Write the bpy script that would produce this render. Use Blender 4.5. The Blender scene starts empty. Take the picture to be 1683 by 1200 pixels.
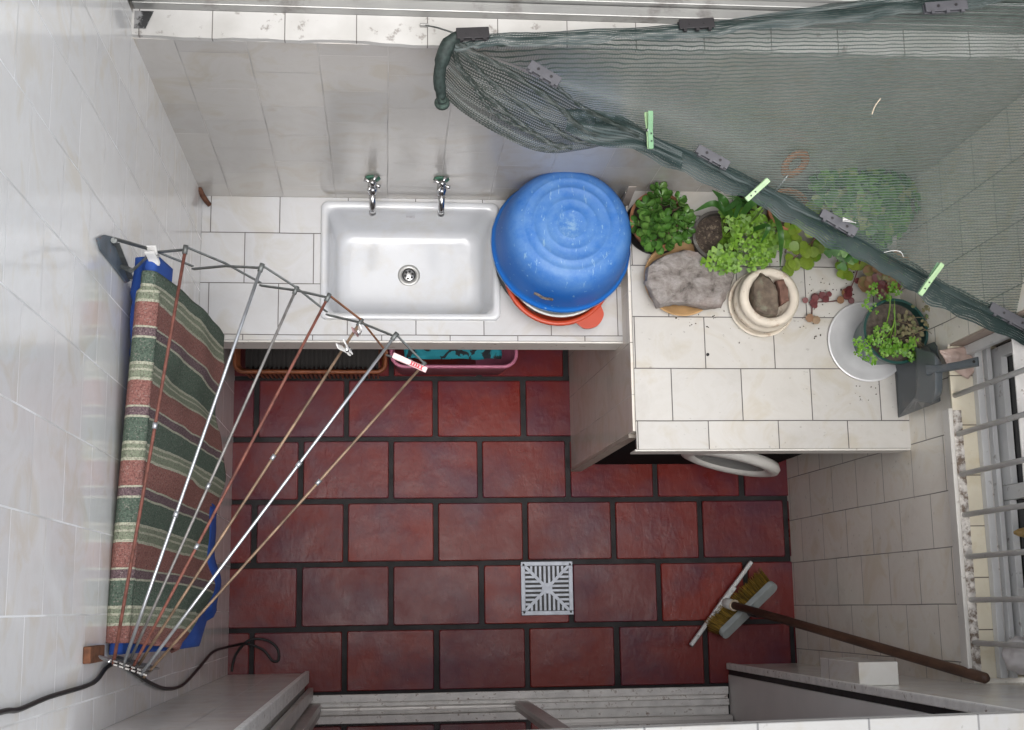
import bpy, bmesh, math, random
from math import sin, cos, pi, radians, sqrt, atan2
from mathutils import Vector, Matrix, noise
random.seed(7)
sc = bpy.context.scene
# ------------------------------------------------------------------ camera
CM = Matrix(((0.99523, -0.002261, -0.097509), (-0.015487, 0.983386, -0.180867), (0.096298, 0.181515, 0.978662)))
CC = Vector((0.5301, -1.1936, 4.6624)); CF = 2148.67
cam = bpy.data.cameras.new('camera'); camo = bpy.data.objects.new('camera', cam); sc.collection.objects.link(camo)
cam.sensor_width = 36; cam.lens = CF / 1683 * 36; cam.clip_end = 500; cam.clip_start = .05
camo.matrix_world = Matrix.Translation(CC) @ CM.to_4x4()
sc.camera = camo
# ------------------------------------------------------------------ light
w = bpy.data.worlds.new('World'); sc.world = w; w.use_nodes = True
nt = w.node_tree; bg = nt.nodes['Background']
sky = nt.nodes.new('ShaderNodeTexSky'); sky.sky_type = 'NISHITA'; sky.sun_disc = False
sky.sun_elevation = radians(75); sky.sun_rotation = radians(190); sky.dust_density = 4; sky.air_density = 1
hs = nt.nodes.new('ShaderNodeHueSaturation'); hs.inputs['Saturation'].default_value = .28
nt.links.new(sky.outputs[0], hs.inputs['Color']); nt.links.new(hs.outputs[0], bg.inputs[0])
bg.inputs[1].default_value = .15
sun = bpy.data.lights.new('sun', 'SUN'); sun.energy = .5; sun.angle = radians(42); sun.color = (1, .975, .94)
suno = bpy.data.objects.new('sun', sun); sc.collection.objects.link(suno)
suno.rotation_euler = (radians(12), radians(5), 0)
sc.view_settings.view_transform = 'Standard'; sc.view_settings.look = 'None'
sc.view_settings.exposure = 1.15; sc.view_settings.gamma = 1
sc.cycles.transparent_max_bounces = 24; sc.cycles.diffuse_bounces = 6; sc.cycles.max_bounces = 12

def at(px, py, x=None, y=None, z=None):
    "a point of the survey photograph lying on the plane x=, y= or z="
    d = CM @ Vector(((px - 841.5) / CF, -(py - 600) / CF, -1))
    k, v = (0, x) if x is not None else (1, y) if y is not None else (2, z)
    return CC + d * ((v - CC[k]) / d[k])

# ------------------------------------------------------------------ materials
MATS = {}
def srgb(c):
    return tuple(((v / 255) / 12.92 if v / 255 <= .04045 else ((v / 255 + .055) / 1.055) ** 2.4) for v in c) + (1,)
class NB:
    def __init__(s, name):
        s.m = bpy.data.materials.new(name); s.m.use_nodes = True; s.t = s.m.node_tree
        s.b = s.t.nodes['Principled BSDF']; s.out = s.t.nodes['Material Output']
    def n(s, typ, **k):
        o = s.t.nodes.new('ShaderNode' + typ)
        for a, v in k.items():
            if hasattr(o, a): setattr(o, a, v)
        return o
    def l(s, a, b): s.t.links.new(a, b)
    def obj(s): return s.n('TexCoord').outputs['Object']
    def noise(s, scale, detail=3, rough=.5, vec=None, dist=0):
        o = s.n('TexNoise'); o.inputs['Scale'].default_value = scale; o.inputs['Detail'].default_value = detail
        o.inputs['Roughness'].default_value = rough; o.inputs['Distortion'].default_value = dist
        s.l(vec or s.obj(), o.inputs['Vector']); return o.outputs['Fac']
    def ramp(s, f, stops):
        r = s.n('ValToRGB'); cr = r.color_ramp
        while len(cr.elements) < len(stops): cr.elements.new(.5)
        for e, (p, c) in zip(cr.elements, stops): e.position = p; e.color = c if len(c) == 4 else tuple(c) + (1,)
        s.l(f, r.inputs[0]); return r.outputs[0]
    def mix(s, f, a, b, mode='MIX'):
        m = s.n('MixRGB'); m.blend_type = mode
        for i, v in enumerate((f, a, b)):
            if isinstance(v, (int, float)): m.inputs[i].default_value = v if i == 0 else (v, v, v, 1)
            elif isinstance(v, tuple): m.inputs[i].default_value = v if len(v) == 4 else v + (1,)
            else: s.l(v, m.inputs[i])
        return m.outputs[0]
    def math(s, op, a, b=0.):
        m = s.n('Math'); m.operation = op
        for i, v in enumerate((a, b)):
            if isinstance(v, (int, float)): m.inputs[i].default_value = v
            else: s.l(v, m.inputs[i])
        return m.outputs[0]
    def bump(s, h, strength=.3, dist=.002, prev=None):
        b = s.n('Bump'); b.inputs['Strength'].default_value = strength; b.inputs['Distance'].default_value = dist
        s.l(h, b.inputs['Height'])
        if prev: s.l(prev, b.inputs['Normal'])
        s.l(b.outputs[0], s.b.inputs['Normal']); return b.outputs[0]
    def set(s, **k):
        for a, v in k.items():
            i = s.b.inputs[a.replace('_', ' ')]
            if hasattr(v, 'links') or hasattr(v, 'is_linked'): s.l(v, i)
            else: i.default_value = v
        return s

def lin(r, g, b): return (r, g, b, 1)
def paint(name, col, rough=.5, metal=0, var=.15, scale=20, bump=.1, spec=.45, dirt=None, dirtscale=12, dirtamt=(.55, .7), island=0):
    if name in MATS: return MATS[name]
    k = NB(name); f = k.noise(scale, 4)
    c1 = tuple(v * (1 - var) for v in col[:3]) + (1,); c2 = tuple(min(1, v * (1 + var)) for v in col[:3]) + (1,)
    c = k.ramp(f, [(.3, c1), (.7, c2)])
    if island:
        g = k.n('NewGeometry'); h = k.n('HueSaturation')
        k.l(k.math('ADD', k.math('MULTIPLY', g.outputs['Random Per Island'], island), 1 - island / 2), h.inputs['Value']); k.l(c, h.inputs['Color']); c = h.outputs[0]
    if dirt:
        d = k.ramp(k.noise(dirtscale, 6, .65), [(dirtamt[0], (0, 0, 0)), (dirtamt[1], (1, 1, 1))])
        c = k.mix(d, c, dirt)
    k.set(Base_Color=c, Roughness=rough, Metallic=metal)
    k.b.inputs['Specular IOR Level'].default_value = spec
    if bump: k.bump(k.noise(scale * 6, 3), bump, .001)
    MATS[name] = k.m; return k.m

def tile(name, u, v, uo=0., vo=0., bw=.202, rh=.152, base=(.60, .58, .54), grout=(.25, .24, .23), mortar=.0016, rough=.16, offset=.5, dirty=.0, mort2=None, wavy=.0):
    k = NB(name); o = k.obj(); sp = k.n('SeparateXYZ'); k.l(o, sp.inputs[0])
    wob = k.math('MULTIPLY', k.math('SUBTRACT', k.noise(2.2, 2), .5), .006)
    U = k.math('ADD', sp.outputs[u], 20 * bw - uo); V = k.math('ADD', k.math('ADD', sp.outputs[v], 20 * rh - vo), wob)
    cb = k.n('CombineXYZ'); k.l(U, cb.inputs[0]); k.l(V, cb.inputs[1])
    br = k.n('TexBrick'); br.offset = offset; br.squash = 1
    k.l(cb.outputs[0], br.inputs['Vector'])
    for a, b in (('Scale', 1), ('Mortar Size', mortar), ('Mortar Smooth', .2), ('Bias', 0), ('Brick Width', bw), ('Row Height', rh)): br.inputs[a].default_value = b
    b = base
    br.inputs['Color1'].default_value = (b[0] * .95, b[1] * .95, b[2] * .95, 1)
    br.inputs['Color2'].default_value = (min(1, b[0] * 1.04), min(1, b[1] * 1.035), min(1, b[2] * 1.02), 1)
    br.inputs['Mortar'].default_value = tuple(grout) + (1,)
    gv = k.mix(k.ramp(k.noise(5, 4), [(.38, (0, 0, 0)), (.6, (1, 1, 1))]), tuple(grout), mort2 or tuple(grout)) 
    marb = k.ramp(k.noise(7, 6, .6, dist=1.2), [(.35, (.93, .89, .82)), (.5, (1, 1, 1)), (.75, (.94, .92, .90))])
    c = k.mix(1., br.outputs['Color'], marb, 'MULTIPLY')
    c = k.mix(br.outputs['Fac'], c, gv)
    if dirty:
        d = k.ramp(k.noise(3.5, 8, .7), [(.55, (0, 0, 0)), (.8, (1, 1, 1))])
        c = k.mix(k.math('MULTIPLY', d, dirty), c, (.22, .19, .15))
        d2 = k.ramp(k.noise(60, 2, .5), [(.7, (0, 0, 0)), (.76, (1, 1, 1))])
        c = k.mix(k.math('MULTIPLY', d2, dirty), c, (.08, .07, .06))
    k.set(Base_Color=c, Roughness=k.math('ADD', k.math('MULTIPLY', br.outputs['Fac'], .5), k.math('ADD', k.math('MULTIPLY', k.noise(9, 4), .12), rough - .06)))
    n1 = k.bump(k.noise(14, 3), .12, .004)
    k.bump(k.math('SUBTRACT', 1, br.outputs['Fac']), .5, .0012, n1)
    k.m.node_tree.nodes; MATS[name] = k.m; return k.m

# ------------------------------------------------------------------ geometry
class Geo:
    def __init__(s): s.v = []; s.f = []; s.uv = []; s.mi = []; s.cur = 0
    def add(s, vs, fs, uvs=None):
        o = len(s.v); s.v += [Vector(p) for p in vs]
        for i, f in enumerate(fs):
            s.f.append([o + k for k in f]); s.mi.append(s.cur)
            s.uv.append([uvs[k] for k in f] if uvs else None)
        return s
    def box(s, a, b):
        x0, y0, z0 = (min(a[i], b[i]) for i in range(3)); x1, y1, z1 = (max(a[i], b[i]) for i in range(3))
        return s.hexa([(x0, y0, z0), (x1, y0, z0), (x1, y1, z0), (x0, y1, z0), (x0, y0, z1), (x1, y0, z1), (x1, y1, z1), (x0, y1, z1)])
    def hexa(s, p): return s.add(p, [(3, 2, 1, 0), (4, 5, 6, 7), (0, 1, 5, 4), (1, 2, 6, 5), (2, 3, 7, 6), (3, 0, 4, 7)])
    def bar(s, a, b, wd, th, up=(0, 0, 1)):
        a = Vector(a); b = Vector(b); d = (b - a).normalized(); up = Vector(up)
        x = d.cross(up); x = x.normalized() if x.length > 1e-4 else Vector((1, 0, 0)); u = x.cross(d)
        x *= wd / 2; u *= th / 2
        return s.hexa([a - x - u, a + x - u, b + x - u, b - x - u, a - x + u, a + x + u, b + x + u, b - x + u])
    def tube(s, pts, r, n=8, cap=True):
        pts = [Vector(p) for p in pts]; o = len(s.v); prev = None; rings = []
        for i, p in enumerate(pts):
            d = (pts[min(i + 1, len(pts) - 1)] - pts[max(i - 1, 0)]).normalized()
            x = prev if prev is not None else (Vector((0, 0, 1)) if abs(d.z) < .9 else Vector((1, 0, 0)))
            x = (x - d * x.dot(d)).normalized(); y = d.cross(x); prev = x
            rr = r[i] if isinstance(r, (list, tuple)) else r
            rings.append([p + (x * cos(2 * pi * k / n) + y * sin(2 * pi * k / n)) * rr for k in range(n)])
        return s.loft(rings, cap, cap)
    def loft(s, rings, c0=False, c1=False, closed=True):
        n = len(rings[0]); vs = [p for r in rings for p in r]; fs = []
        for i in range(len(rings) - 1):
            for k in range(n if closed else n - 1):
                a = i * n + k; b = i * n + (k + 1) % n
                fs.append((a, b, b + n, a + n))
        if c0: fs.append(tuple(reversed(range(n))))
        if c1: fs.append(tuple((len(rings) - 1) * n + k for k in range(n)))
        return s.add(vs, fs)
    def lathe(s, prof, c, n=48, cap=False, M=None, cap0=False):
        c = Vector(c); rings = []
        for r, z in prof:
            ring = []
            for k in range(n):
                v = Vector((r * cos(2 * pi * k / n), r * sin(2 * pi * k / n), z))
                ring.append(c + (M @ v if M else v))
            rings.append(ring)
        return s.loft(rings, cap0, cap)
    def grid(s, fn, nu, nv, uvfn=None):
        vs = []; uv = []
        for j in range(nv + 1):
            for i in range(nu + 1):
                vs.append(fn(i / nu, j / nv)); uv.append(uvfn(i / nu, j / nv) if uvfn else (i / nu, j / nv))
        fs = [(j * (nu + 1) + i, j * (nu + 1) + i + 1, (j + 1) * (nu + 1) + i + 1, (j + 1) * (nu + 1) + i) for j in range(nv) for i in range(nu)]
        return s.add(vs, fs, uv)

def wloc(o):
    p = Vector((0, 0, 0))
    while o: p += Vector(o.location); o = o.parent
    return p
def link(name, geo, mats, parent=None, smooth=False, loc=None, bevel=0, seg=2, solid=0, subsurf=0, auto=None, offset=0):
    if not isinstance(mats, (list, tuple)): mats = [mats]
    base = wloc(parent) + (Vector(loc) if loc is not None else Vector((0, 0, 0)))
    me = bpy.data.meshes.new(name); me.from_pydata([tuple(v - base) for v in geo.v], [], geo.f)
    for m in mats: me.materials.append(m)
    for p, i in zip(me.polygons, geo.mi): p.material_index = i; p.use_smooth = smooth
    if any(geo.uv):
        uvl = me.uv_layers.new(name='UVMap'); li = 0
        for p, u in zip(me.polygons, geo.uv):
            for k, l in enumerate(p.loop_indices): uvl.data[l].uv = u[k] if u else (0, 0)
    me.update()
    o = bpy.data.objects.new(name, me); sc.collection.objects.link(o); o.parent = parent
    if loc is not None: o.location = loc
    if smooth and auto:
        bm = bmesh.new(); bm.from_mesh(me)
        for e in bm.edges:
            if len(e.link_faces) == 2 and e.calc_face_angle(0) > radians(auto): e.smooth = False
        bm.to_mesh(me); bm.free()
    if solid: q = o.modifiers.new('s', 'SOLIDIFY'); q.thickness = solid; q.offset = offset
    if bevel: q = o.modifiers.new('b', 'BEVEL'); q.width = bevel; q.segments = seg; q.limit_method = 'ANGLE'
    if subsurf: q = o.modifiers.new('u', 'SUBSURF'); q.levels = q.render_levels = subsurf
    return o
def thing(name, label, cat, loc, group=None):
    o = bpy.data.objects.new(name, None); sc.collection.objects.link(o); o.location = loc; o.empty_display_size = .05
    o['label'] = label; o['category'] = cat; o['kind'] = 'thing'
    if group: o['group'] = group
    return o
def tag(o, label, cat, group=None):
    o['label'] = label; o['category'] = cat; o['kind'] = 'thing'
    if group: o['group'] = group
    return o
def catmull(pts, n=8):
    pts = [Vector(p) for p in pts]; P = [pts[0] * 2 - pts[1]] + pts + [pts[-1] * 2 - pts[-2]]; out = []
    for i in range(1, len(P) - 2):
        for k in range(n):
            t = k / n; a, b, c, d = P[i - 1:i + 3]
            out.append(.5 * ((2 * b) + (c - a) * t + (2 * a - 5 * b + 4 * c - d) * t * t + (3 * b - a - 3 * c + d) * t ** 3))
    return out + [pts[-1]]
def rrect(x0, x1, y0, y1, r, z, n=8):
    out = []
    for cx, cy, a0 in ((x1 - r, y1 - r, 0), (x0 + r, y1 - r, 90), (x0 + r, y0 + r, 180), (x1 - r, y0 + r, 270)):
        for k in range(n + 1):
            a = radians(a0 + 90 * k / n); out.append(Vector((cx + r * cos(a), cy + r * sin(a), z)))
    return out

# ------------------------------------------------------------------ palette
WHITE = (.74, .73, .70)
m_left = tile('cream_tile_side', 2, 1, .1, -.954, base=(.85, .85, .845), grout=(.95, .95, .95), mort2=(.62, .61, .59), mortar=.0017, rough=.13)
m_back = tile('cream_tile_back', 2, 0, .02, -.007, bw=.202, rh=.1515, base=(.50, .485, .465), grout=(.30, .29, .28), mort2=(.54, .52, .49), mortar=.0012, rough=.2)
m_right = tile('cream_tile_right', 2, 1, .116, -.813, base=(.84, .81, .74), grout=(.16, .15, .13), mort2=(.30, .28, .25), mortar=.0016, rough=.2, dirty=.25)
m_front = tile('cream_tile_front', 2, 0, .05, .02, base=(.80, .78, .75), grout=(.3, .3, .3), mortar=.0012, rough=.2)
m_cnt = tile('white_counter_tile', 0, 1, 1.339 - .101 , -.637, bw=.205, rh=.152, base=(.50, .488, .465), grout=(.08, .072, .068), mortar=.0015, rough=.14, dirty=.28)
m_cnt_low = tile('white_counter_tile_low', 0, 1, .222, -.366, bw=.199, rh=.152, base=(.50, .505, .52), grout=(.10, .09, .085), mortar=.0014, rough=.12, dirty=.05)
m_panel = tile('panel_tile', 2, 1, .07, -.711, base=(.72, .68, .62), grout=(.5, .48, .45), mort2=(.2, .18, .16), mortar=.0013, rough=.22, dirty=.2)
m_sill = tile('sill_tile', 1, 0, -.90 - .08, 2.05, bw=.135, rh=.3, base=(.72, .67, .54), grout=(.16, .13, .1), mortar=.0016, rough=.18, offset=0, dirty=.15)
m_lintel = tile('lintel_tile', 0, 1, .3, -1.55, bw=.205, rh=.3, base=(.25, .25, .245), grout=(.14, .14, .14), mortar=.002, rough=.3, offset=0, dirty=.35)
m_wht = paint('worn_white_paint', (.66, .65, .62), .45, var=.06, scale=9, dirt=(.16, .13, .11, 1), dirtscale=22, dirtamt=(.6, .68))
m_flake = paint('flaking_white_paint', (.78, .76, .73), .6, var=.12, scale=30, dirt=(.24, .17, .13, 1), dirtscale=60, dirtamt=(.58, .70), bump=.6)
m_mortar = paint('crumbling_mortar', (.60, .57, .53), .8, var=.25, scale=60, dirt=(.17, .13, .10, 1), dirtscale=42, dirtamt=(.46, .60), bump=.9)
m_trim = paint('painted_trim', (.62, .60, .56), .4, var=.05, scale=12, dirt=(.25, .20, .16, 1), dirtscale=35, dirtamt=(.62, .70))
m_alu = paint('grey_aluminium', (.33, .33, .32), .38, .55, var=.12, scale=8, dirt=(.2, .19, .18, 1), dirtscale=14)
m_alu2 = paint('pale_aluminium', (.66, .665, .66), .4, .0, var=.08, scale=10, dirt=(.25, .22, .2, 1), dirtscale=30, dirtamt=(.62, .72))
m_alu3 = paint('dull_door_frame', (.58, .56, .53), .38, .3, var=.08, scale=10, dirt=(.22, .18, .15, 1), dirtscale=26, dirtamt=(.6, .72))
m_dark = paint('dark_interior', (.02, .02, .022), .6)
m_plaster = paint('grey_plaster', (.5, .48, .45), .8, var=.08, scale=6)
m_mould = paint('mouldy_plaster', (.30, .30, .30), .8, var=.2, scale=25, dirt=(.03, .03, .03, 1), dirtscale=30, dirtamt=(.42, .52))
m_grout = paint('wet_grout', (.026, .024, .025), .5, var=.45, scale=14, bump=.5, spec=.15)

def glass_mat(name, col, rough=.04):
    k = NB(name); k.set(Base_Color=col, Roughness=rough); k.b.inputs['Specular IOR Level'].default_value = .25; return k.m
m_glass = glass_mat('dark_window_glass', (.03, .03, .03, 1))
m_glass_top = paint('dusty_window_glass', (.13, .125, .11), .25, var=.15, scale=4, spec=.6)
m_doorglass = glass_mat('door_glass', (.34, .30, .30, 1), .02); m_doorglass.node_tree.nodes['Principled BSDF'].inputs['Metallic'].default_value = .8; m_doorglass.node_tree.nodes['Principled BSDF'].inputs['IOR'].default_value = 1.9

# ------------------------------------------------------------------ structure: floor
g = Geo().add([(-3, -5, -.012), (5, -5, -.012), (5, 3, -.012), (-3, 3, -.012)], [(0, 1, 2, 3)])
o = link('ground', g, m_grout); o['kind'] = 'structure'
k = NB('red_quarry_tile'); geo_n = k.n('NewGeometry'); ri = geo_n.outputs['Random Per Island']
c = k.ramp(ri, [(0, (.15, .018, .014)), (.3, (.19, .021, .014)), (.55, (.14, .021, .022)), (.8, (.155, .023, .022)), (1, (.225, .024, .014))])
sp = k.n('SeparateXYZ'); k.l(k.obj(), sp.inputs[0])
c = k.mix(k.ramp(k.noise(4.5, 5, .6), [(.44, (0, 0, 0)), (.66, (.8, .8, .8))]), c, (.085, .022, .042))
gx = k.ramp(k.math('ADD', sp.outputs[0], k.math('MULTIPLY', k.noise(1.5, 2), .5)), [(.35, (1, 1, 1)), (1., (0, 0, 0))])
c = k.mix(k.math('MULTIPLY', gx, k.ramp(k.noise(7, 6, .7, dist=.6), [(.38, (0, 0, 0)), (.72, (.75, .75, .75))])), c, (.135, .075, .092))  # purple sky sheen towards the left, painted into the tile colour
c = k.mix(k.ramp(k.noise(110, 3, .6), [(.66, (0, 0, 0)), (.74, (.5, .5, .5))]), c, (.17, .11, .11))
c = k.mix(k.ramp(k.noise(38, 5, .7), [(.56, (0, 0, 0)), (.72, (.4, .4, .4))]), c, (.05, .016, .018))
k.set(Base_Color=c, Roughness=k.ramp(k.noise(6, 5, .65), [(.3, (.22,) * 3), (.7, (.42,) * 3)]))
k.b.inputs['Specular IOR Level'].default_value = .2
mp = k.n('Mapping'); mp.inputs['Scale'].default_value = (1, .45, 1); mp.inputs['Rotation'].default_value = (0, 0, .5); k.l(k.obj(), mp.inputs[0])
n1 = k.bump(k.noise(9, 3), .5, .006)
n2 = k.bump(k.noise(45, 4, .6, vec=mp.outputs[0], dist=.6), .35, .0025, n1)
m_red = k.m
g = Geo(); A_, B_, XF, YF = .3182, .2208, .0792, -.3813
for r in range(-2, 5):
    off = .5 if r % 2 else 0
    for i in range(-2, 7):
        x0 = XF + A_ * (i + off); x1 = x0 + A_; y1 = YF - B_ * r; y0 = y1 - B_
        x0, x1 = max(x0, -.02), min(x1, 2.06); y1 = min(y1, .02); y0 = max(y0, -1.50)
        if r == 4: y0 = -1.485
        if x1 - x0 < .03: continue
        jx = random.uniform(-.0015, .0015); jy = random.uniform(-.001, .001); h = random.uniform(-.001, .001)
        a0, a1, b0, b1 = x0 + .0095 + jx, x1 - .0095 + jx, y0 + .009 + jy, y1 - .009 + jy
        e = .003; r0 = rrect(a0, a1, b0, b1, .004, -.011, 2); r1 = rrect(a0, a1, b0, b1, .005, -.003 + h, 2); r2 = rrect(a0 + e, a1 - e, b0 + e, b1 - e, .006, h, 2)
        g.loft([r0, r1, r2], False, True)
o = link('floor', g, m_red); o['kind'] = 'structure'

# ------------------------------------------------------------------ walls
t = thing('tiled_wall', 'tall glossy cream tiled wall that carries the folding clothes rack', 'wall', (0, -.7, 0))
o = link('tile_facing', Geo().box((-.02, -1.47, -.02), (0, .05, 3.1)), m_left, t)
o.data.transform(Matrix.Translation((0, 0, 0)))
link('wall_core', Geo().box((-.15, -2.0, -.02), (-.0205, .4, 3.1)), m_plaster, t)
t2 = thing('tiled_wall', 'beige tiled wall behind the sink with the two taps, below the upper window', 'wall', (1, 0, 0))
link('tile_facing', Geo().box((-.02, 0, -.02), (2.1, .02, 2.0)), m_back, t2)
# cap of white painted tiles, uneven edge
g = Geo(); n = 60; xs = [0.0 + 2.1 * i / n for i in range(n + 1)]
e = [random.uniform(-.003, .002) - (.004 if .5 < x < .72 else 0) for x in xs]
for i in range(n):
    g.hexa([(xs[i], e[i], 2.0), (xs[i + 1], e[i + 1], 2.0), (xs[i + 1], .06, 2.0), (xs[i], .06, 2.0), (xs[i], e[i], 2.016), (xs[i + 1], e[i + 1], 2.016), (xs[i + 1], .06, 2.016), (xs[i], .06, 2.016)])
k = NB('capping_tile'); spx = k.n('SeparateXYZ'); k.l(k.obj(), spx.inputs[0])
fr = k.math('FRACT', k.math('DIVIDE', k.math('ADD', spx.outputs[0], 1 - .165 + 10 * .152), .152))
ln = k.math('LESS_THAN', fr, .014)
c = k.ramp(k.noise(8, 5), [(.3, (.44, .43, .405)), (.6, (.56, .55, .53))])
c = k.mix(k.ramp(k.noise(26, 6, .7), [(.60, (0, 0, 0)), (.66, (1, 1, 1))]), c, (.30, .28, .26))
c = k.mix(ln, c, (.13, .12, .11)); k.set(Base_Color=c, Roughness=.35); k.bump(k.noise(30, 4), .4, .003)
link('capping', g, k.m, t2)
link('mould_patch', Geo().grid(lambda u, v: Vector((.004 + .04 * u * (1 - .4 * v), .055 - .04 * v, 2.0175 + .004 * sin(3 * u) * sin(3 * v))), 6, 6), m_mould, t2, True)
link('wall_core', Geo().box((-.02, .021, -.02), (2.3, .2, 1.999)), m_plaster, t2)

# right wall with window opening
g = Geo()
def rx(z): return 2.0 + .047 * min(z, 1.31)
ZS = 1.30
g.hexa([(2.0, -1.47, -.02), (2.3, -1.47, -.02), (2.3, 0, -.02), (2.0, 0, -.02), (rx(ZS), -1.47, ZS - .004), (2.3, -1.47, ZS - .004), (2.3, 0, ZS - .004), (rx(ZS), 0, ZS - .004)])
t3 = thing('tiled_wall', 'greyed cream tiled wall under the barred window, beside the broom', 'wall', (2.0, -.7, 0))
link('tile_facing', g, m_right, t3)
g = Geo().box((rx(ZS), -.512, ZS - .003), (2.3, -.001, 2.6)); link('window_pier', g, m_right, t3)
link('jamb_lining', Geo().box((2.065, -.518, ZS), (2.2, -.5125, 3.3)), paint('pinkish_stone', (.38, .30, .25), .5, var=.15, scale=9), t3)
s = link('sill', Geo().box((2.055, -1.399, ZS - .003), (2.2, -.519, ZS + .008)), m_sill, t3)
link('sill_trim', Geo().box((2.042, -1.395, ZS - .03), (2.0535, -.69, ZS + .012)), m_trim, t3, bevel=.002)
# crumbling mortar strip with sunk bars
g = Geo().grid(lambda u, v: Vector((2.054 + .024 * v + .003 * noise.noise((u * 60, v * 3, 1)) * (1 if 0 < v < 1 else .3), -1.395 + .70 * u, ZS + .0105 + .004 * noise.noise((u * 90, v * 5, 4)))), 160, 5)
link('mortar_strip', g, m_mortar, t3, True)
link('lintel', Geo().box((2.06, -1.399, 2.55), (2.3, -.5125, 2.6)), m_right, t3)

# front wall (camera side)
t4 = thing('tiled_wall', 'cream tiled door jamb under the clothes rack, left of the sliding door', 'wall', (.135, -1.44, 0))
link('tile_facing', Geo().box((0.0005, -1.60, -.012), (.262, -1.412, 2.235)), m_front, t4)
link('corner_trim', Geo().box((.2625, -1.445, 0), (.277, -1.404, 2.235)), m_flake, t4, bevel=.003)
t5 = thing('tiled_wall', 'tiled door jamb between the sliding door and the barred window wall', 'wall', (1.88, -1.44, 0))
link('tile_facing', Geo().box((1.757, -1.80, -.012), (2.3, -1.412, 2.235)), m_front, t5)
link('corner_trim', Geo().box((1.742, -1.428, 0), (1.757, -1.406, 2.235)), m_flake, t5, bevel=.003)
link('dark_joint', Geo().box((1.750, -1.446, 0), (1.7568, -1.4283, 2.235)), m_grout, t5)
link('reveal_lining', Geo().box((1.748, -1.80, 0), (1.7565, -1.447, 2.235)), paint('pale_reveal', (.72, .70, .68), .5, var=.05, scale=5), t5)
t6 = thing('lintel_ledge', 'pale tiled ledge over the sliding door along the lower edge of the view', 'ledge', (1.1, -1.5, 2.24))
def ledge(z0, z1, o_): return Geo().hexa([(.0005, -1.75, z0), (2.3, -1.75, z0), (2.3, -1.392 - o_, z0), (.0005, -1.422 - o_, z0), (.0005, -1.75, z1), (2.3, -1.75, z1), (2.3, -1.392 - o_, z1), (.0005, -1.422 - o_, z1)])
link('slab', ledge(2.236, 2.296, .003), m_plaster, t6)
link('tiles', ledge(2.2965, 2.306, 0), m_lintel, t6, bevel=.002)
0 and link('upper_wall', Geo().box((-.15, -2.0, 2.3065), (2.3, -1.60, 2.6)), m_plaster, t6)

# boxed-in tile block
g = Geo().box((1.752, -1.4115, 1.0), (1.857, -1.352, 1.303))
o = link('tiled_box', g, tile('box_tile', 2, 0, 1.0, 1.60, bw=.31, rh=.3, base=(.68, .67, .64), grout=(.2, .18, .16), mortar=.002, offset=0), loc=(1.80, -1.412, 1.0), bevel=.002)
tag(o, 'small white tiled box jutting from the jamb beside the broom stick', 'boxed-in pipe')

# ------------------------------------------------------------------ upper window over the back wall
t = thing('window', 'long aluminium window over the capping, partly behind the green net', 'window', (1.0, .08, 2.016))
link('frame', Geo().box((.002, .0605, 2.01), (2.3, .085, 2.045)).box((.002, .0855, 2.01), (2.3, .100, 2.06)).box((.002, .1005, 2.01), (2.3, .16, 2.035)), m_alu, t, bevel=.002)
link('track', Geo().box((.002, .108, 2.0355), (2.3, .114, 2.055)), m_alu2, t)
link('sash_rail', Geo().box((.002, .118, 2.036), (2.3, .134, 2.10)), m_alu, t, bevel=.002)
link('pane', Geo().box((.002, .122, 2.10), (2.3, .128, 2.7)), m_glass_top, t)
link('mullion', Geo().box((.90, .096, 2.061), (.945, .1175, 2.7)), m_alu2, t, bevel=.002)
link('head', Geo().box((-.02, .06, 2.7), (2.3, .3, 2.8)), m_plaster, t)
link('interior_backing', Geo().box((-.02, .3, 1.99), (2.3, .34, 2.8)), m_dark, t)
link('corner_mould', Geo().box((.0005, .061, 2.0605), (.03, .12, 2.3)), m_mould, t)

# ------------------------------------------------------------------ right window and grille
t = thing('window', 'white framed sliding window behind the iron bars', 'window', (2.15, -.95, ZS))
g = Geo()
for x0, x1, z in ((2.118, 2.136, .034), (2.1365, 2.146, .018), (2.1465, 2.160, .042), (2.1605, 2.17, .02)): g.box((x0, -1.398, ZS + .0085), (x1, -.519, ZS + z))
link('frame', g, m_alu2, t, bevel=.0015)
link('rusty_track', Geo().box((2.1368, -1.39, ZS + .0185), (2.1455, -.53, ZS + .021)), m_flake, t)
link('jamb', Geo().box((2.10, -.545, ZS + .009), (2.117, -.519, 2.5)), m_alu2, t, bevel=.0015)
g = Geo().box((2.172, -.90, ZS + .0085), (2.19, -.53, ZS + .07)).box((2.172, -.94, ZS + .0085), (2.19, -.901, 2.5)).box((2.172, -.56, ZS + .0705), (2.19, -.53, 2.5))
g.box((2.172, -1.39, ZS + .0085), (2.19, -.941, ZS + .055)).box((2.172, -1.20, ZS + .0555), (2.19, -1.17, 2.5)).box((2.172, -1.39, ZS + .0555), (2.19, -1.365, 2.5))
link('sash', g, m_alu2, t, bevel=.0015)
link('pane', Geo().box((2.192, -1.398, ZS + .009), (2.198, -.519, 2.5)), m_glass, t)
t = thing('window_grille', 'white iron bars sunk in the outer edge of the window sill', 'window grille', (2.066, -.95, ZS))
for y in (-.655, -.76, -.868, -.976, -1.086, -1.198, -1.308):
    link('bar', Geo().tube([(2.064, y, ZS + .005), (2.066, y, 2.4)], .0072, 12), m_alu2, t, True)
link('crossbar', Geo().box((2.074, -1.39, 1.628), (2.128, -.53, 1.634)), m_flake, t, bevel=.001)
link('crossbar', Geo().box((2.074, -1.39, 2.35), (2.10, -.53, 2.356)), m_flake, t, bevel=.001)

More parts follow.
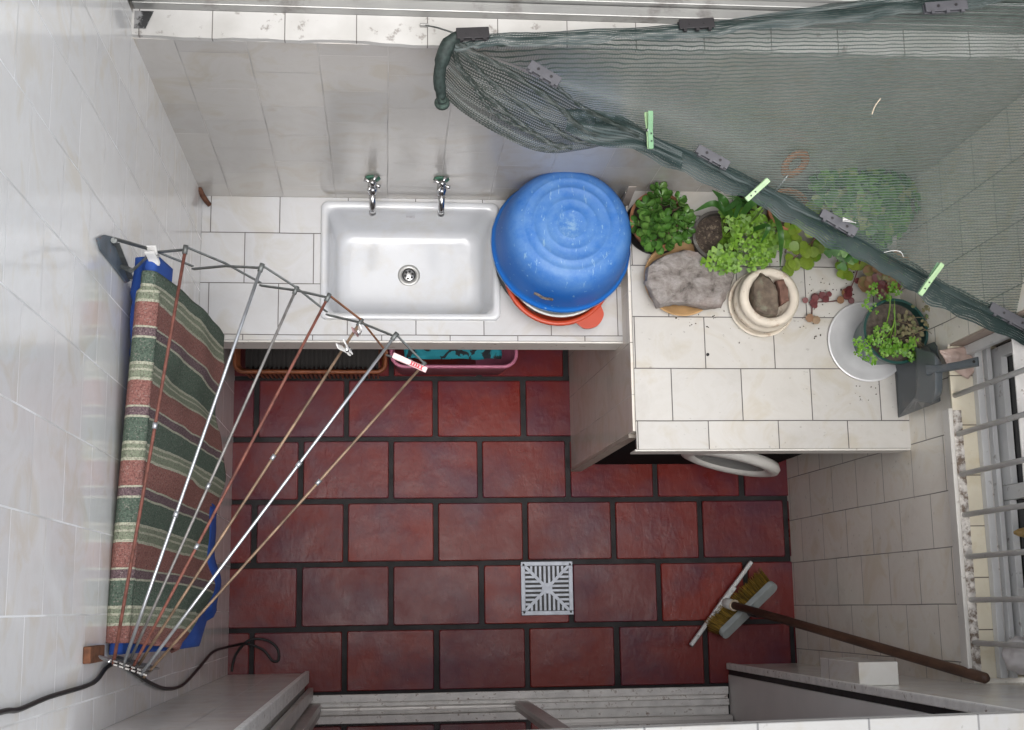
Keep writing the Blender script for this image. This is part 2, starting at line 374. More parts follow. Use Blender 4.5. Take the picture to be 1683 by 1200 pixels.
# ------------------------------------------------------------------ sliding door
t = thing('sliding_door', 'aluminium sliding glass door at the lower edge, its glass mirroring red tiles', 'sliding door', (1.0, -1.55, 0))
g = Geo().box((.276, -1.512, 0), (1.741, -1.486, .02)).box((.276, -1.527, 0), (1.741, -1.5125, .008)).box((.276, -1.549, 0), (1.741, -1.5275, .024)).box((.276, -1.60, 0), (1.741, -1.5495, .010)).box((.276, -1.612, 0), (1.741, -1.6005, .022))
link('threshold', g, m_flake, t, bevel=.0015)
link('door_jamb', Geo().box((.2755, -1.50, .021), (.292, -1.46, 2.235)).box((.2755, -1.56, .025), (.318, -1.5125, 2.235)), m_alu3, t, bevel=.002)
link('sash_frame', Geo().box((.3185, -1.545, .0245), (.985, -1.528, .045)).box((.985, -1.560, .025), (1.03, -1.518, 2.235)), m_alu3, t, bevel=.002)
link('pane', Geo().box((.3185, -1.540, .0455), (.9845, -1.534, 2.235)), m_doorglass, t)
link('sash_frame', Geo().box((1.03, -1.606, .025), (1.74, -1.580, .07)), m_alu3, t, bevel=.002)
link('pane', Geo().box((1.03, -1.598, .0705), (1.74, -1.592, 2.235)), m_doorglass, t)
link('room_backing', Geo().box((.0005, -2.0, -.012), (1.7475, -1.75, 2.235)), m_dark, t)

# ------------------------------------------------------------------ counters
SC = .92; TC = 1.03
t = thing('sink_counter', 'low white tiled counter around the sink, open underneath', 'counter', (.6, -.2, 0))
g = Geo()
# top as four slabs round the sink cut-out
for a in (((.0005, -.43), (.352, -.0005)), ((.858, -.43), (1.236, -.0005)), ((.352, -.43), (.858, -.362)), ((.352, -.026), (.858, -.0005))):
    g.box((a[0][0], a[0][1], SC - .012), (a[1][0], a[1][1], SC))
link('counter_top', g, m_cnt_low, t)
link('edge_nosing', Geo().box((.0005, -.436, SC - .105), (1.236, -.4305, SC - .001)), m_trim, t, bevel=.002)
link('slab', Geo().box((.0005, -.4295, SC - .105), (.34, -.001, SC - .0125)).box((.875, -.4295, SC - .105), (1.236, -.001, SC - .0125)).box((.34, -.4295, SC - .105), (.875, -.38, SC - .0125)), m_plaster, t)
t = thing('tall_counter', 'higher white tiled counter over the washing machine, holding the potted plants', 'counter', (1.65, -.35, 0))
link('counter_top', Geo().box((1.244, -.764, TC - .012), (2.0485, -.0005, TC)), m_cnt, t)
link('edge_nosing', Geo().box((1.238, -.770, TC - .075), (2.048, -.7645, TC - .001)), m_trim, t, bevel=.002)
g = Geo().hexa([(1.204, -.711, 0), (1.24, -.711, 0), (1.24, -.001, 0), (1.204, -.001, 0), (1.2365, -.711, TC - .0125), (1.262, -.711, TC - .0125), (1.262, -.001, TC - .0125), (1.2365, -.001, TC - .0125)])
link('side_panel', g, m_panel, t)
link('panel_edge', Geo().hexa([(1.202, -.722, 0), (1.24, -.722, 0), (1.24, -.7115, 0), (1.202, -.7115, 0), (1.2355, -.722, TC - .076), (1.262, -.722, TC - .076), (1.262, -.7115, TC - .076), (1.2355, -.7115, TC - .076)]), paint('pale_edge_plaster', (.42, .37, .32), .5, var=.1, scale=15), t)
link('slab', Geo().box((1.2625, -.764, TC - .075), (2.04, -.001, TC - .0125)), m_plaster, t)
c0 = at(1163, 583, z=TC)
link('drain_stub', Geo().lathe([(.0045, -.0), (.0045, .004), (.003, .004), (.003, .0012)], (c0.x, c0.y, TC), 16, cap=True), m_dark, t, True)

# ------------------------------------------------------------------ sink
m_por = paint('white_porcelain', (.55, .565, .59), .12, var=.02, scale=6, spec=.6, dirt=(.50, .48, .44, 1), dirtscale=9, dirtamt=(.50, .85), bump=.03)
t = thing('sink', 'white rectangular laundry sink set into the low counter below the taps', 'sink', (.605, -.19, .74))
R = [((.345, .871, -.371, -.012, .022, SC - .001)), ((.345, .871, -.371, -.012, .022, SC + .010)), ((.349, .867, -.367, -.016, .022, SC + .014)),
     ((.360, .856, -.357, -.030, .022, SC + .014)), ((.366, .850, -.351, -.038, .024, SC + .010)), ((.370, .846, -.347, -.042, .026, SC - .004)),
     ((.378, .838, -.336, -.050, .036, SC - .09)), ((.386, .830, -.322, -.056, .045, .768)), ((.394, .822, -.306, -.062, .05, .752)), ((.408, .808, -.288, -.076, .05, .744)),
     ((.44, .77, -.262, -.105, .05, .741))]
g = Geo().loft([rrect(*a) for a in R], False, True)
link('basin', g, m_por, t, True, auto=50, subsurf=1)
m_chrome = paint('chrome', (.62, .62, .62), .13, 1, var=.08, scale=30, bump=.05)
m_steel = paint('brushed_steel', (.50, .50, .50), .28, 1, var=.12, scale=40, bump=.1)
m_black = paint('black_void', (.008, .008, .008), .5)
dc = (.606, -.189, .742)
link('drain_ring', Geo().lathe([(.034, .0005), (.031, .003), (.022, .0022), (.021, .0005)], dc, 32, cap=True), paint('worn_ring', (.35, .35, .34), .35, .4), t, True)
dr = link('strainer', Geo().lathe([(.021, .002), (.019, .0042), (.0, .0044)], dc, 28), m_steel, t, True)
g = Geo()
for i in range(6): a = i * pi / 3 + .3; g.lathe([(.0042, .0048), (.0, .005)], (dc[0] + .0115 * cos(a), dc[1] + .0115 * sin(a), dc[2]), 10)
g.lathe([(.0205, .0044), (.0185, .0052), (.0175, .0046)], dc, 28)
link('hole', g, m_black, dr)
g = Geo(); mk = at(675, 353, y=-.045)
for i in range(7): g.box((mk.x - .014 + i * .004, -.0525, SC - .024), (mk.x - .0115 + i * .004, -.0455, SC - .0215))
link('maker_mark', g, paint('faded_print', (.35, .34, .36), .5), t)

def faucet(x, label):
    t = thing('tap', label, 'tap', (x, 0, 1.11), 'chrome taps over the sink')
    yz = lambda y, z: Vector((x, y, z))
    link('flange', Geo().lathe([(.0, .0), (.021, .0), (.023, .004), (.018, .009), (.011, .011)], (x, -.001, 1.115), 20, M=Matrix.Rotation(radians(90), 3, 'X')), paint('verdigris', (.06, .16, .11), .5, .2, var=.4, scale=60), t, True)
    link('body', Geo().tube([yz(-.008, 1.115), yz(-.02, 1.118), yz(-.036, 1.118), yz(-.052, 1.112)], [.009, .013, .0145, .011], 14).tube([yz(-.032, 1.118), yz(-.033, 1.150)], [.011, .0085], 12), m_chrome, t, True)
    link('spout', Geo().tube([yz(-.045, 1.113), yz(-.065, 1.112), yz(-.078, 1.102), yz(-.086, 1.085), yz(-.088, 1.066)], [.010, .0095, .009, .0088, .0095], 14).lathe([(.0105, 0), (.0105, .010), (.009, .012)], (x, -.088, 1.056), 14), m_chrome, t, True)
    g = Geo().lathe([(.0, .168), (.010, .166), (.011, .158), (.008, .150)], (x, -.033, 1.0), 14)
    for i in range(4):
        a = pi / 4 + .35 + i * pi / 2
        p = Vector((x, -.033, 1.160)); q = p + Vector((cos(a), sin(a), .02)) * .024
        g.tube([p, p.lerp(q, .6), q], [.0042, .0038, .0062], 10)
    g.tube([(x, -.033, 1.166), (x, -.033, 1.172)], [.0075, .005], 12)
    link('handle', g, m_chrome, t, True)
faucet(.497, 'chrome cross-handled tap over the sink, the one nearer the clothes rack')
faucet(.691, 'chrome cross-handled tap over the sink, the one nearer the blue tub')

# rusty hook in the corner
h = at(333, 335, z=SC + .03)
o = link('rusty_pipe_stub', Geo().tube([(.001, -.004, 1.0), (.006, -.012, .965), (.014, -.022, .945), (.024, -.034, .935)], [.008, .008, .0075, .0065], 10), paint('rust', (.11, .045, .025), .8, var=.4, scale=60, bump=.5), loc=(.001, -.004, .95), smooth=True)
tag(o, 'short rusty pipe stub in the corner of the low counter', 'pipe stub')

# ------------------------------------------------------------------ stacked basins
def basin(name, label, c, rim, h, rb, mat, tilt=(0, 0), rimw=.012, extra=None, cat='basin', ribs=0, inv=False, grp=None):
    t = thing(name, label, cat, c, grp)
    M = Matrix.Rotation(tilt[0], 3, 'X') @ Matrix.Rotation(tilt[1], 3, 'Y')
    prof = [(rim - .006, -.004), (rim + rimw * .3, 0), (rim + rimw * .2, .005), (rim - rimw * .4, .008), (rim - rimw, .012), (rim - .018, h * .25), (rim - .03, h * .5), (rb + .022, h * .80), (rb + .008, h * .95), (rb - .004, h)]
    if ribs: prof += ribs
    prof += [(0.0, prof[-1][1])]
    link('shell', Geo().lathe(prof, c, 72, M=M), mat, t, True)
    return t, M
k = NB('scuffed_blue_plastic')
c = k.ramp(k.noise(5, 4), [(.3, (.010, .115, .44)), (.7, (.016, .15, .52))])
sep = k.n('SeparateXYZ'); k.l(k.obj(), sep.inputs[0])
top = k.ramp(sep.outputs[2], [(.11, (0, 0, 0)), (.185, (1, 1, 1))])
mp = k.n('Mapping'); mp.inputs['Scale'].default_value = (6, 1.6, 1); mp.inputs['Rotation'].default_value = (0, 0, .9); k.l(k.obj(), mp.inputs[0])
scr = k.ramp(k.noise(14, 5, .7, vec=mp.outputs[0]), [(.60, (0, 0, 0)), (.65, (1, 1, 1))])
sc2 = k.ramp(k.noise(11, 8, .75), [(.36, (.12, .12, .12)), (.72, (.6, .6, .6))])
wear = k.math('MULTIPLY', k.math('MAXIMUM', scr, sc2), top)
gr = k.n('TexGradient'); gr.gradient_type = 'SPHERICAL'
mg = k.n('Mapping'); mg.inputs['Scale'].default_value = (16, 14, 0); k.l(k.obj(), mg.inputs[0]); k.l(mg.outputs[0], gr.inputs[0])
wear = k.math('MAXIMUM', wear, k.math('MULTIPLY', gr.outputs['Fac'], k.ramp(k.noise(50, 5, .7), [(.35, (0, 0, 0)), (.6, (1, 1, 1))])))
spk_ = k.ramp(k.noise(75, 2, .4), [(.71, (0, 0, 0)), (.74, (1, 1, 1))])
c = k.mix(k.math('MAXIMUM', wear, k.math('MULTIPLY', spk_, .7)), c, (.24, .40, .58)); k.set(Base_Color=c, Roughness=.48); k.b.inputs['Specular IOR Level'].default_value = .3; k.bump(k.noise(40, 4), .12, .002)
m_blue = k.m
tb = (1.041, -.166, 1.024)
t = thing('washtub', 'big scuffed blue plastic tub turned upside down on other basins', 'tub', tb)
M = Matrix.Rotation(radians(-3), 3, 'X') @ Matrix.Rotation(radians(2), 3, 'Y')
prof = [(.196, -.006), (.2035, -.004), (.2045, .002), (.200, .006), (.196, .010), (.194, .03), (.190, .07), (.184, .11), (.175, .143), (.162, .166), (.148, .176), (.140, .178), (.137, .1798), (.133, .182), (.129, .179), (.112, .179), (.109, .182), (.104, .182), (.101, .179),
        (.078, .1785), (.075, .1802), (.070, .1802), (.067, .1785), (.046, .1785), (.043, .1799), (.039, .1799), (.036, .1785), (.0, .179)]
g = Geo(); rings = []
for r, z in prof:
    rings.append([Vector(tb) + M @ Vector(((r + (.0018 * noise.noise((7 * cos(2 * pi * i / 96), 7 * sin(2 * pi * i / 96), r * 9)) if r > .19 else 0)) * cos(2 * pi * i / 96), r * sin(2 * pi * i / 96), z)) for i in range(96)])
g.loft(rings); link('shell', g, m_blue, t, True)
def onlathe(a, z, r, off=.0012): return Vector(tb) + M @ Vector(((r + off) * cos(a), (r + off) * sin(a), z))
def labfn(u, v):
    a = radians(-119 + 17 * u) ; z = .058 + .018 * v + .003 * sin(u * 9)
    return onlathe(a, z, .1915 - (z - .05) * .1 + .001)
link('label_remnant', Geo().grid(labfn, 16, 4), paint('torn_label', (.34, .29, .24), .7, var=.3, scale=120, dirt=(.12, .10, .09, 1), dirtscale=90, dirtamt=(.48, .55)), t, True)
m_rim = paint('whitened_blue_rim', (.30, .45, .62), .5, var=.4, scale=60)
g = Geo(); g.loft([[Vector(tb) + M @ Vector((rr * cos(2 * pi * i / 96), rr * sin(2 * pi * i / 96), zz)) for i in range(96)] for rr, zz in ((.2048, -.0045), (.2062, -.002), (.2055, .0018))])
link('worn_rim', g, m_rim, t, True)

m_redp = paint('orange_red_plastic', (.42, .05, .018), .35, var=.08)
m_dkp = paint('dark_grey_plastic', (.03, .034, .036), .4)
m_crm = paint('cream_plastic', (.60, .50, .38), .45)
m_wrb = paint('white_grey_plastic', (.60, .60, .58), .4)
def bowl(name, label, c, r, h, mat, rim=.01, handle=None, cat='basin', hm=None):
    t = thing(name, label, cat, c)
    link('shell', Geo().lathe([(r - rim - .004, h - .006), (r - rim, h), (r, h), (r + .001, h - .006), (r - .004, h - .012), (r - .012, h * .6), (r - .03, h * .25), (r - .055, .004), (0, 0)], c, 72), mat, t, True)
    link('inside', Geo().lathe([(r - rim - .0038, h - .006), (r - .018, h * .6), (r - .036, h * .28), (r - .06, .008), (0, .006)], c, 72), mat, t, True)
    if handle is not None:
        a = handle; d = Vector((cos(a), sin(a), 0)); p = Vector(c) + Vector((0, 0, h - .005))
        q = Vector((-sin(a), cos(a), 0))
        pr = [p + d * (r - .006) + q * .045, p + d * (r + .022) + q * .034, p + d * (r + .036), p + d * (r + .022) - q * .034, p + d * (r - .006) - q * .045]
        pts = catmull(pr, 8); inner = catmull([x - d * .004 for x in pr], 8)
        gg = Geo(); top = [x + Vector((0, 0, .004)) for x in pts]; bot = [x - Vector((0, 0, .005)) for x in pts]
        gg.loft([top, bot], False, False, False); gg.add(top, [tuple(range(len(top)))]); gg.add(bot, [tuple(reversed(range(len(bot))))])
        link('grip_lug', gg, mat, t)
    return t
bowl('basin', 'dark grey basin at the bottom of the stack under the blue tub', (1.018, -.197, SC + .001), .165, .05, m_dkp)
bowl('basin', 'cream rimmed bowl lying in the dark basin under the blue tub', (1.026, -.203, SC + .012), .152, .056, m_crm)
bowl('basin', 'orange red basin with a lug handle under the blue tub', (1.032, -.244, SC + .022), .158, .07, m_redp, handle=radians(-55))
t = bowl('basin', 'white ribbed basin rim showing between the red basin and the blue tub', (1.036, -.226, SC + .045), .154, .06, m_wrb, rim=.003)
bowl('basin', 'thin dark rimmed bowl nested right below the blue tub', (1.038, -.220, SC + .062), .150, .05, m_dkp, rim=.003)

# ------------------------------------------------------------------ plants
def leafmat(name, a, b, c3=None, rough=.35, trans=.15, hl=None):
    k = NB(name); g = k.n('NewGeometry'); r = g.outputs['Random Per Island']
    st = [(0, a), (.6, b), (1, c3 or b)]
    c = k.ramp(r, st)
    c = k.mix(k.ramp(k.noise(80, 3), [(.4, (0, 0, 0)), (.7, (.35, .35, .35))]), c, tuple(v * .55 for v in a))
    k.set(Base_Color=c, Roughness=rough)
    k.b.inputs['Subsurface Weight'].default_value = 0
    tr = k.n('BsdfTranslucent'); k.l(c, tr.inputs[0]); mx = k.n('MixShader'); mx.inputs[0].default_value = trans
    k.l(k.b.outputs[0], mx.inputs[1]); k.l(tr.outputs[0], mx.inputs[2]); k.l(mx.outputs[0], k.out.inputs[0]); return k.m
def frame(n):
    n = Vector(n).normalized(); a = n.cross(Vector((0, 0, 1)));
    a = a.normalized() if a.length > .01 else Vector((1, 0, 0)); return a, n.cross(a), n
def leaf(g, p, d, n, L, W, shape='obovate', cup=.15, thick=0):
    """one leaf blade from p along d, facing n"""
    d = Vector(d).normalized(); n = Vector(n); n = (n - d * n.dot(d)).normalized(); s = n.cross(d)
    prof = {'obovate': [(0, .12), (.3, .55), (.6, .95), (.82, .85), (1, .25)], 'round': [(0, .15), (.2, .8), (.5, 1), (.8, .8), (1, .2)],
            'strap': [(0, .5), (.25, .9), (.5, 1), (.75, .8), (1, .06)], 'heart': [(0, .1), (.35, .6), (.7, 1), (.95, .75), (.88, 0)]}[shape]
    vs = []; fs = []
    for t_, w_ in prof:
        bend = -cup * L * t_ * t_
        c = Vector(p) + d * L * t_ + n * bend
        vs += [c - s * W * w_ / 2 + n * cup * W * w_ * .5, c, c + s * W * w_ / 2 + n * cup * W * w_ * .5]
    for i in range(len(prof) - 1):
        a = 3 * i; fs += [(a, a + 1, a + 4, a + 3), (a + 1, a + 2, a + 5, a + 4)]
    if thick:
        m = len(vs); vs += [v - n * thick for v in vs]; fs += [tuple(m + k for k in reversed(f)) for f in fs[:]]
        for i in range(len(prof) - 1):
            a = 3 * i; fs += [(a + 3, a, a + m, a + m + 3), (a + 2, a + 5, a + m + 5, a + m + 2)]
        a = 3 * (len(prof) - 1); fs += [(a + 2, a + 1, a + 1 + m, a + 2 + m), (a + 1, a, a + m, a + 1 + m)]
    g.add(vs, fs)
def clover(g, p, n, r, rnd):
    a, b, n = frame(n); ph = rnd.uniform(0, 2 * pi)
    for i in range(3):
        an = ph + i * 2 * pi / 3; d = a * cos(an) + b * sin(an)
        leaf(g, p, d + n * .06, n, r, r * 1.05, 'heart', .10)
def pot(t, c, r0, r1, h, mat, soil, rim=.006, name='pot', depth=.02):
    link(name, Geo().lathe([(0, 0), (r0, 0), (r0 + (r1 - r0) * .85, h * .84), (r1 - .001, h * .86), (r1 + rim * .4, h * .88), (r1 + rim * .4, h), (r1 - rim, h), (r1 - rim * 1.3, h - depth - .005)], c, 48), mat, t, True, auto=60)
    R_ = r1 - rim * 1.2
    def fn(u, v):
        a = 2 * pi * u; rr = R_ * v; return Vector(c) + Vector((rr * cos(a), rr * sin(a), h - depth + .006 * noise.noise((rr * 60 * cos(a), rr * 60 * sin(a), 3))))
    link('soil', Geo().grid(fn, 32, 8), soil, t, True)
m_soil = paint('potting_soil', (.045, .032, .024), .9, var=.5, scale=90, bump=.8, dirt=(.14, .11, .08, 1), dirtscale=120, dirtamt=(.55, .62))
m_soil2 = paint('dry_soil', (.10, .08, .065), .9, var=.4, scale=90, bump=.8)
m_terra = paint('terracotta', (.30, .13, .06), .7, var=.2, scale=25, bump=.3)
m_blkpot = paint('black_plastic_pot', (.014, .014, .014), .4)
rnd = random.Random(3)
# jade
jc = Vector((1.315, -.110, TC))
t = thing('potted_plant', 'jade plant with thick glossy leaves in a low pot beside the blue tub', 'plant', jc)
pot(t, jc, .065, .082, .075, m_terra, m_soil, name='pot')
link('saucer', Geo().lathe([(0, .001), (.078, .001), (.088, .012), (.085, .012), (.075, .004), (0, .0035)], jc, 40), m_blkpot, t, True)
g = Geo(); gs = Geo()
for i in range(30):
    a = rnd.uniform(0, 2 * pi); rr = .092 * sqrt(rnd.random()); e = jc + Vector((rr * cos(a) + .003, rr * sin(a) * .95, .15 - rr * .55 + rnd.uniform(-.03, .015)))
    b = jc + Vector((rr * .3 * cos(a), rr * .3 * sin(a), .06)); gs.tube([b, b.lerp(e, .5) + Vector((0, 0, .01)), e], [.004, .003, .0025], 6)
    ax = (e - b).normalized() * .6 + Vector((0, 0, .6)); A1, A2, A3 = frame(ax); ph = rnd.uniform(0, pi)
    for j in range(3):
        for q in range(2 if j else 2):
            an = ph + j * pi / 2 + q * pi; out = A1 * cos(an) + A2 * sin(an); L = rnd.uniform(.026, .036) * (1.15 - .2 * j)
            leaf(g, e - A3 * (.010 - j * .006), out + A3 * (.25 + .3 * j), A3, L, L * .72, 'obovate', -.10, .0025)
m_jade = leafmat('jade_leaf', (.045, .12, .02), (.08, .20, .035), (.14, .27, .06), .22, .12)
link('stem', gs, paint('woody_stem', (.12, .08, .05), .8), t, True); link('foliage', g, m_jade, t, True)
link('wooden_label_stick', Geo().bar((1.232, -.045, TC), (1.228, -.035, TC + .14), .022, .003, (0, 1, 0)), paint('grey_wood', (.35, .30, .26), .8), t)

# dark pot with oxalis and strap leaves
oc = Vector((1.482, -.160, TC))
t = thing('potted_plant', 'bright green clover plant with long strap leaves in a dark mossy pot', 'plant', oc)
pot(t, oc, .054, .072, .09, paint('mossy_dark_pot', (.05, .045, .04), .6, var=.5, scale=30, dirt=(.22, .21, .19, 1), dirtscale=25, bump=.5), m_soil)
g = Geo(); gs = Geo()
for i in range(185):
    a = rnd.uniform(-2.3, 1.8); rr = .125 * sqrt(rnd.random()); q = oc + Vector((.036 + rr * cos(a) * 1.1, -.012 + rr * sin(a) * .8, .13 + rnd.uniform(-.02, .025) - rr * .25))
    clover(g, q, (rnd.uniform(-.3, .3), rnd.uniform(-.4, .2), 1), rnd.choice((.008, .010, .013, .015, .018)), rnd)
    if i % 3 == 0: gs.tube([oc + Vector((.02, 0, .07)), q - Vector((0, 0, .002))], [.001, .0008], 4)
m_clov = leafmat('clover_leaf', (.11, .24, .02), (.20, .40, .035), (.28, .48, .06), .45, .3)
link('foliage', g, m_clov, t); link('stem', gs, m_clov, t)
m_strap = leafmat('strap_leaf', (.025, .09, .018), (.05, .15, .025), None, .35, .15)
def blade(g, pts, w0):
    pts = catmull(pts, 5); n = len(pts)
    vs = []; fs = []
    for i, p in enumerate(pts):
        d = (pts[min(i + 1, n - 1)] - pts[max(i - 1, 0)]).normalized(); s = d.cross(Vector((0, 0, 1)));
        s = s.normalized() if s.length > .05 else Vector((1, 0, 0)); w = w0 * (1 - (i / (n - 1)) ** 3 * .95) * (.6 + .4 * min(1, i / 4))
        vs += [p - s * w / 2 + Vector((0, 0, w * .15)), p, p + s * w / 2 + Vector((0, 0, w * .15))]
    for i in range(n - 1): a = 3 * i; fs += [(a, a + 1, a + 4, a + 3), (a + 1, a + 2, a + 5, a + 4)]
    g.add(vs, fs)
Z = lambda px, py, z: at(px, py, z=z)
g = Geo()
blade(g, [Z(1200, 362, 1.14), Z(1175, 335, 1.21), Z(1140, 348, 1.17)], .022)
blade(g, [Z(1205, 360, 1.14), Z(1190, 330, 1.22), Z(1170, 312, 1.20)], .024)
blade(g, [Z(1215, 360, 1.14), Z(1235, 335, 1.23), Z(1262, 330, 1.24)], .022)
blade(g, [Z(1205, 365, 1.14), Z(1215, 330, 1.20), Z(1190, 345, 1.24), Z(1178, 318, 1.23)], .016)
blade(g, [Z(1230, 380, 1.14), Z(1262, 372, 1.22), Z(1250, 400, 1.18)], .018)
blade(g, [Z(1270, 345, 1.16), Z(1283, 385, 1.22), Z(1282, 440, 1.13)], .020)
link('strap_leaf', g, m_strap, t, True)

# trailing round-leaved plant
tc = Vector((1.70, -.075, TC))
t = thing('potted_plant', 'trailing plant whose round leaves turn from yellow green to dark red', 'plant', tc)
pot(t, tc, .045, .062, .08, m_terra, m_soil)
g1 = Geo(); g2 = Geo(); g3 = Geo(); gs = Geo()
def trail(pts, leaves, zz=TC):
    P = catmull([Z(*p) for p in pts], 6); gs.tube(P, .0018, 6)
    for (fr_, col, sz) in [(f_ + rnd.uniform(-.04, .04) * k_, c_, z_ * rnd.uniform(.6, 1.1)) for f_, c_, z_ in leaves for k_ in range(2)]:
        p = P[int(max(0, min(1, fr_)) * (len(P) - 1))]; a = rnd.uniform(0, 2 * pi); off = Vector((cos(a), sin(a), 0)) * rnd.uniform(.006, .024)
        q = p + off + Vector((0, 0, rnd.uniform(.004, .014))); G = (g1, g2, g3)[col]
        sz *= 1.15; d = Vector((cos(a), sin(a), .1)); leaf(G, q - d * sz / 2, d, (rnd.uniform(-.3, .3), rnd.uniform(-.4, .1), 1), sz, sz, 'round', .08)
trail([(1330, 345, 1.12), (1305, 375, 1.10), (1290, 415, 1.06)], [(i / 14, 0, .028) for i in range(14)])
trail([(1340, 350, 1.12), (1345, 385, 1.10), (1300, 430, 1.06), (1308, 445, 1.04)], [(i / 13, 0, .030) for i in range(13)])
trail([(1250, 395, 1.08), (1300, 400, 1.07), (1360, 408, 1.05), (1430, 425, 1.05)], [(i / 15, 0, .028) for i in range(10)] + [(.95, 0, .025), (.85, 0, .026)])
trail([(1345, 380, 1.10), (1400, 405, 1.07), (1455, 415, 1.08)], [(i / 10, 0 if i < 7 else 1, .029) for i in range(11)])
trail([(1345, 370, 1.12), (1330, 420, 1.06), (1335, 435, 1.05)], [(i / 5, 0, .034) for i in range(1, 6)])
trail([(1380, 400, 1.09), (1385, 440, 1.05), (1388, 452, 1.05)], [(i / 5, 0, .030) for i in range(1, 6)])
trail([(1470, 420, 1.10), (1430, 445, 1.09), (1425, 475, 1.07)], [(i / 9, 1, .028) for i in range(10)])
trail([(1475, 430, 1.10), (1450, 455, 1.1), (1440, 480, 1.08)], [(i / 9, 1 if i < 6 else 2, .026) for i in range(10)])
trail([(1440, 425, 1.12), (1462, 440, 1.1), (1470, 470, 1.1)], [(i / 8, (1, 0, 2)[i % 3], .030) for i in range(9)])
trail([(1360, 395, 1.10), (1395, 420, 1.07), (1420, 440, 1.06)], [(i / 7, 0, .030) for i in range(8)])
trail([(1460, 430, 1.12), (1455, 460, 1.09), (1448, 490, 1.08)], [(i / 9, i % 3, .027) for i in range(10)])
trail([(1415, 425, 1.08), (1400, 470, 1.05), (1380, 493, 1.04), (1330, 497, 1.04)], [(.35, 2, .02), (.45, 2, .024), (.5, 2, .022), (.55, 2, .024), (.6, 2, .02), (.66, 1, .02), (.88, 2, .02), (.93, 2, .024), (.96, 2, .024), (1, 2, .026), (1, 2, .022)])
trail([(1335, 500, 1.04), (1334, 524, 1.037)], [(1, 1, .022)])
m_yg = leafmat('yellow_green_leaf', (.16, .26, .02), (.25, .34, .04), (.12, .28, .02), .4, .25)
m_br = leafmat('bronze_leaf', (.22, .13, .06), (.28, .15, .08), (.16, .16, .04), .45, .2)
m_rd = leafmat('dark_red_leaf', (.09, .018, .02), (.15, .03, .035), (.2, .05, .05), .45, .15)
link('green_foliage', g1, m_yg, t, True); link('bronze_foliage', g2, m_br, t, True); link('red_foliage', g3, m_rd, t, True); link('stem', gs, paint('red_stem', (.10, .03, .03), .6), t, True)

# big plant behind the net
bc = Vector((1.895, -.11, TC))
t = thing('potted_plant', 'large bushy clover plant seen through the green net', 'plant', bc)
pot(t, bc, .075, .10, .13, m_terra, m_soil)
g = Geo(); g2_ = Geo()
for i in range(420):
    u = rnd.uniform(0, 2 * pi); v = rnd.random() ** .5; lob = .82 + .18 * sin(3 * u + 1) + .1 * sin(5 * u)
    rr = .165 * v * lob; q = bc + Vector((rr * cos(u) - .01, max(-.2, rr * sin(u)) * .95 + .012, .27 - rr * .45 + rnd.uniform(-.05, .01)))
    q.y = min(q.y, -.006); q.x = min(q.x, 2.035)
    if noise.noise((q.x * 28, q.y * 28, 1)) > .12: continue
    clover(g if rnd.random() < .8 else g2_, q, (cos(u) * .5 * v + rnd.uniform(-.2, .2), sin(u) * .5 * v + rnd.uniform(-.3, .1), 1), rnd.uniform(.018, .030), rnd)
m_cl2 = leafmat('broad_clover_leaf', (.02, .10, .012), (.07, .21, .03), (.17, .36, .06), .4, .25)
link('foliage', g, m_cl2, t); link('pale_foliage', g2_, leafmat('pale_clover_leaf', (.2, .34, .07), (.28, .30, .12), None, .4, .25), t)
gs = Geo()
for i in range(30): a = rnd.uniform(0, 2 * pi); gs.tube([bc + Vector((.03 * cos(a), .03 * sin(a), .11)), bc + Vector((.1 * cos(a), min(.085, .09 * sin(a)), .2))], .0015, 4)
link('stem', gs, m_cl2, t)
for px, py, z in ((1425, 318, 1.28), (1470, 295, 1.27), (1500, 372, 1.24)): pass
# small dark pots behind the net
t = thing('potted_plant', 'dim low plant with thin leaves behind the net, below the clay ring', 'plant', (1.70, -.05, TC + .0))
t.location = (1.585, -.06, TC)
pot(t, (1.585, -.06, TC), .03, .042, .06, m_blkpot, m_soil)
g = Geo()
for i in range(26):
    a = rnd.uniform(0, pi * 2); b = Vector((1.585, -.06, TC + .05)); r_ = rnd.uniform(.05, .1)
    e = b + Vector((r_ * cos(a), min(.05, r_ * .8 * sin(a)), rnd.uniform(.05, .10))); blade(g, [b, b.lerp(e, .5) + Vector((0, 0, .03)), e], .008)
link('foliage', g, m_strap, t, True)
rc = at(1305, 237, z=1.40)
g = Geo(); Mx = Matrix.Rotation(radians(25), 3, 'X'); rings = []
g.lathe([(.020, .0), (.022, .004), (.042, .005), (.045, 0), (.042, -.005), (.022, -.004), (.020, 0)], (rc.x, min(rc.y, -.04), 1.40), 36, M=Matrix.Rotation(radians(25), 3, 'Z') @ Matrix.Rotation(radians(58), 3, 'X'))
o = link('clay_ring', g, m_terra, smooth=True, loc=(rc.x, min(rc.y, -.04), 1.395)); tag(o, 'orange clay ring leaning by the back wall, seen through the net', 'clay ring')
g = Geo().tube([(rc.x - .02, min(rc.y, -.04) - .03, 1.395), (rc.x - .05, -.12, 1.22), (rc.x - .06, -.13, 1.10), (rc.x - .06, -.10, TC + .002)], .0025, 6)
o = link('wire_stand', g, m_steel, loc=(rc.x - .06, -.10, TC), smooth=True); tag(o, 'thin wire holding up the clay ring behind the net', 'wire stand')

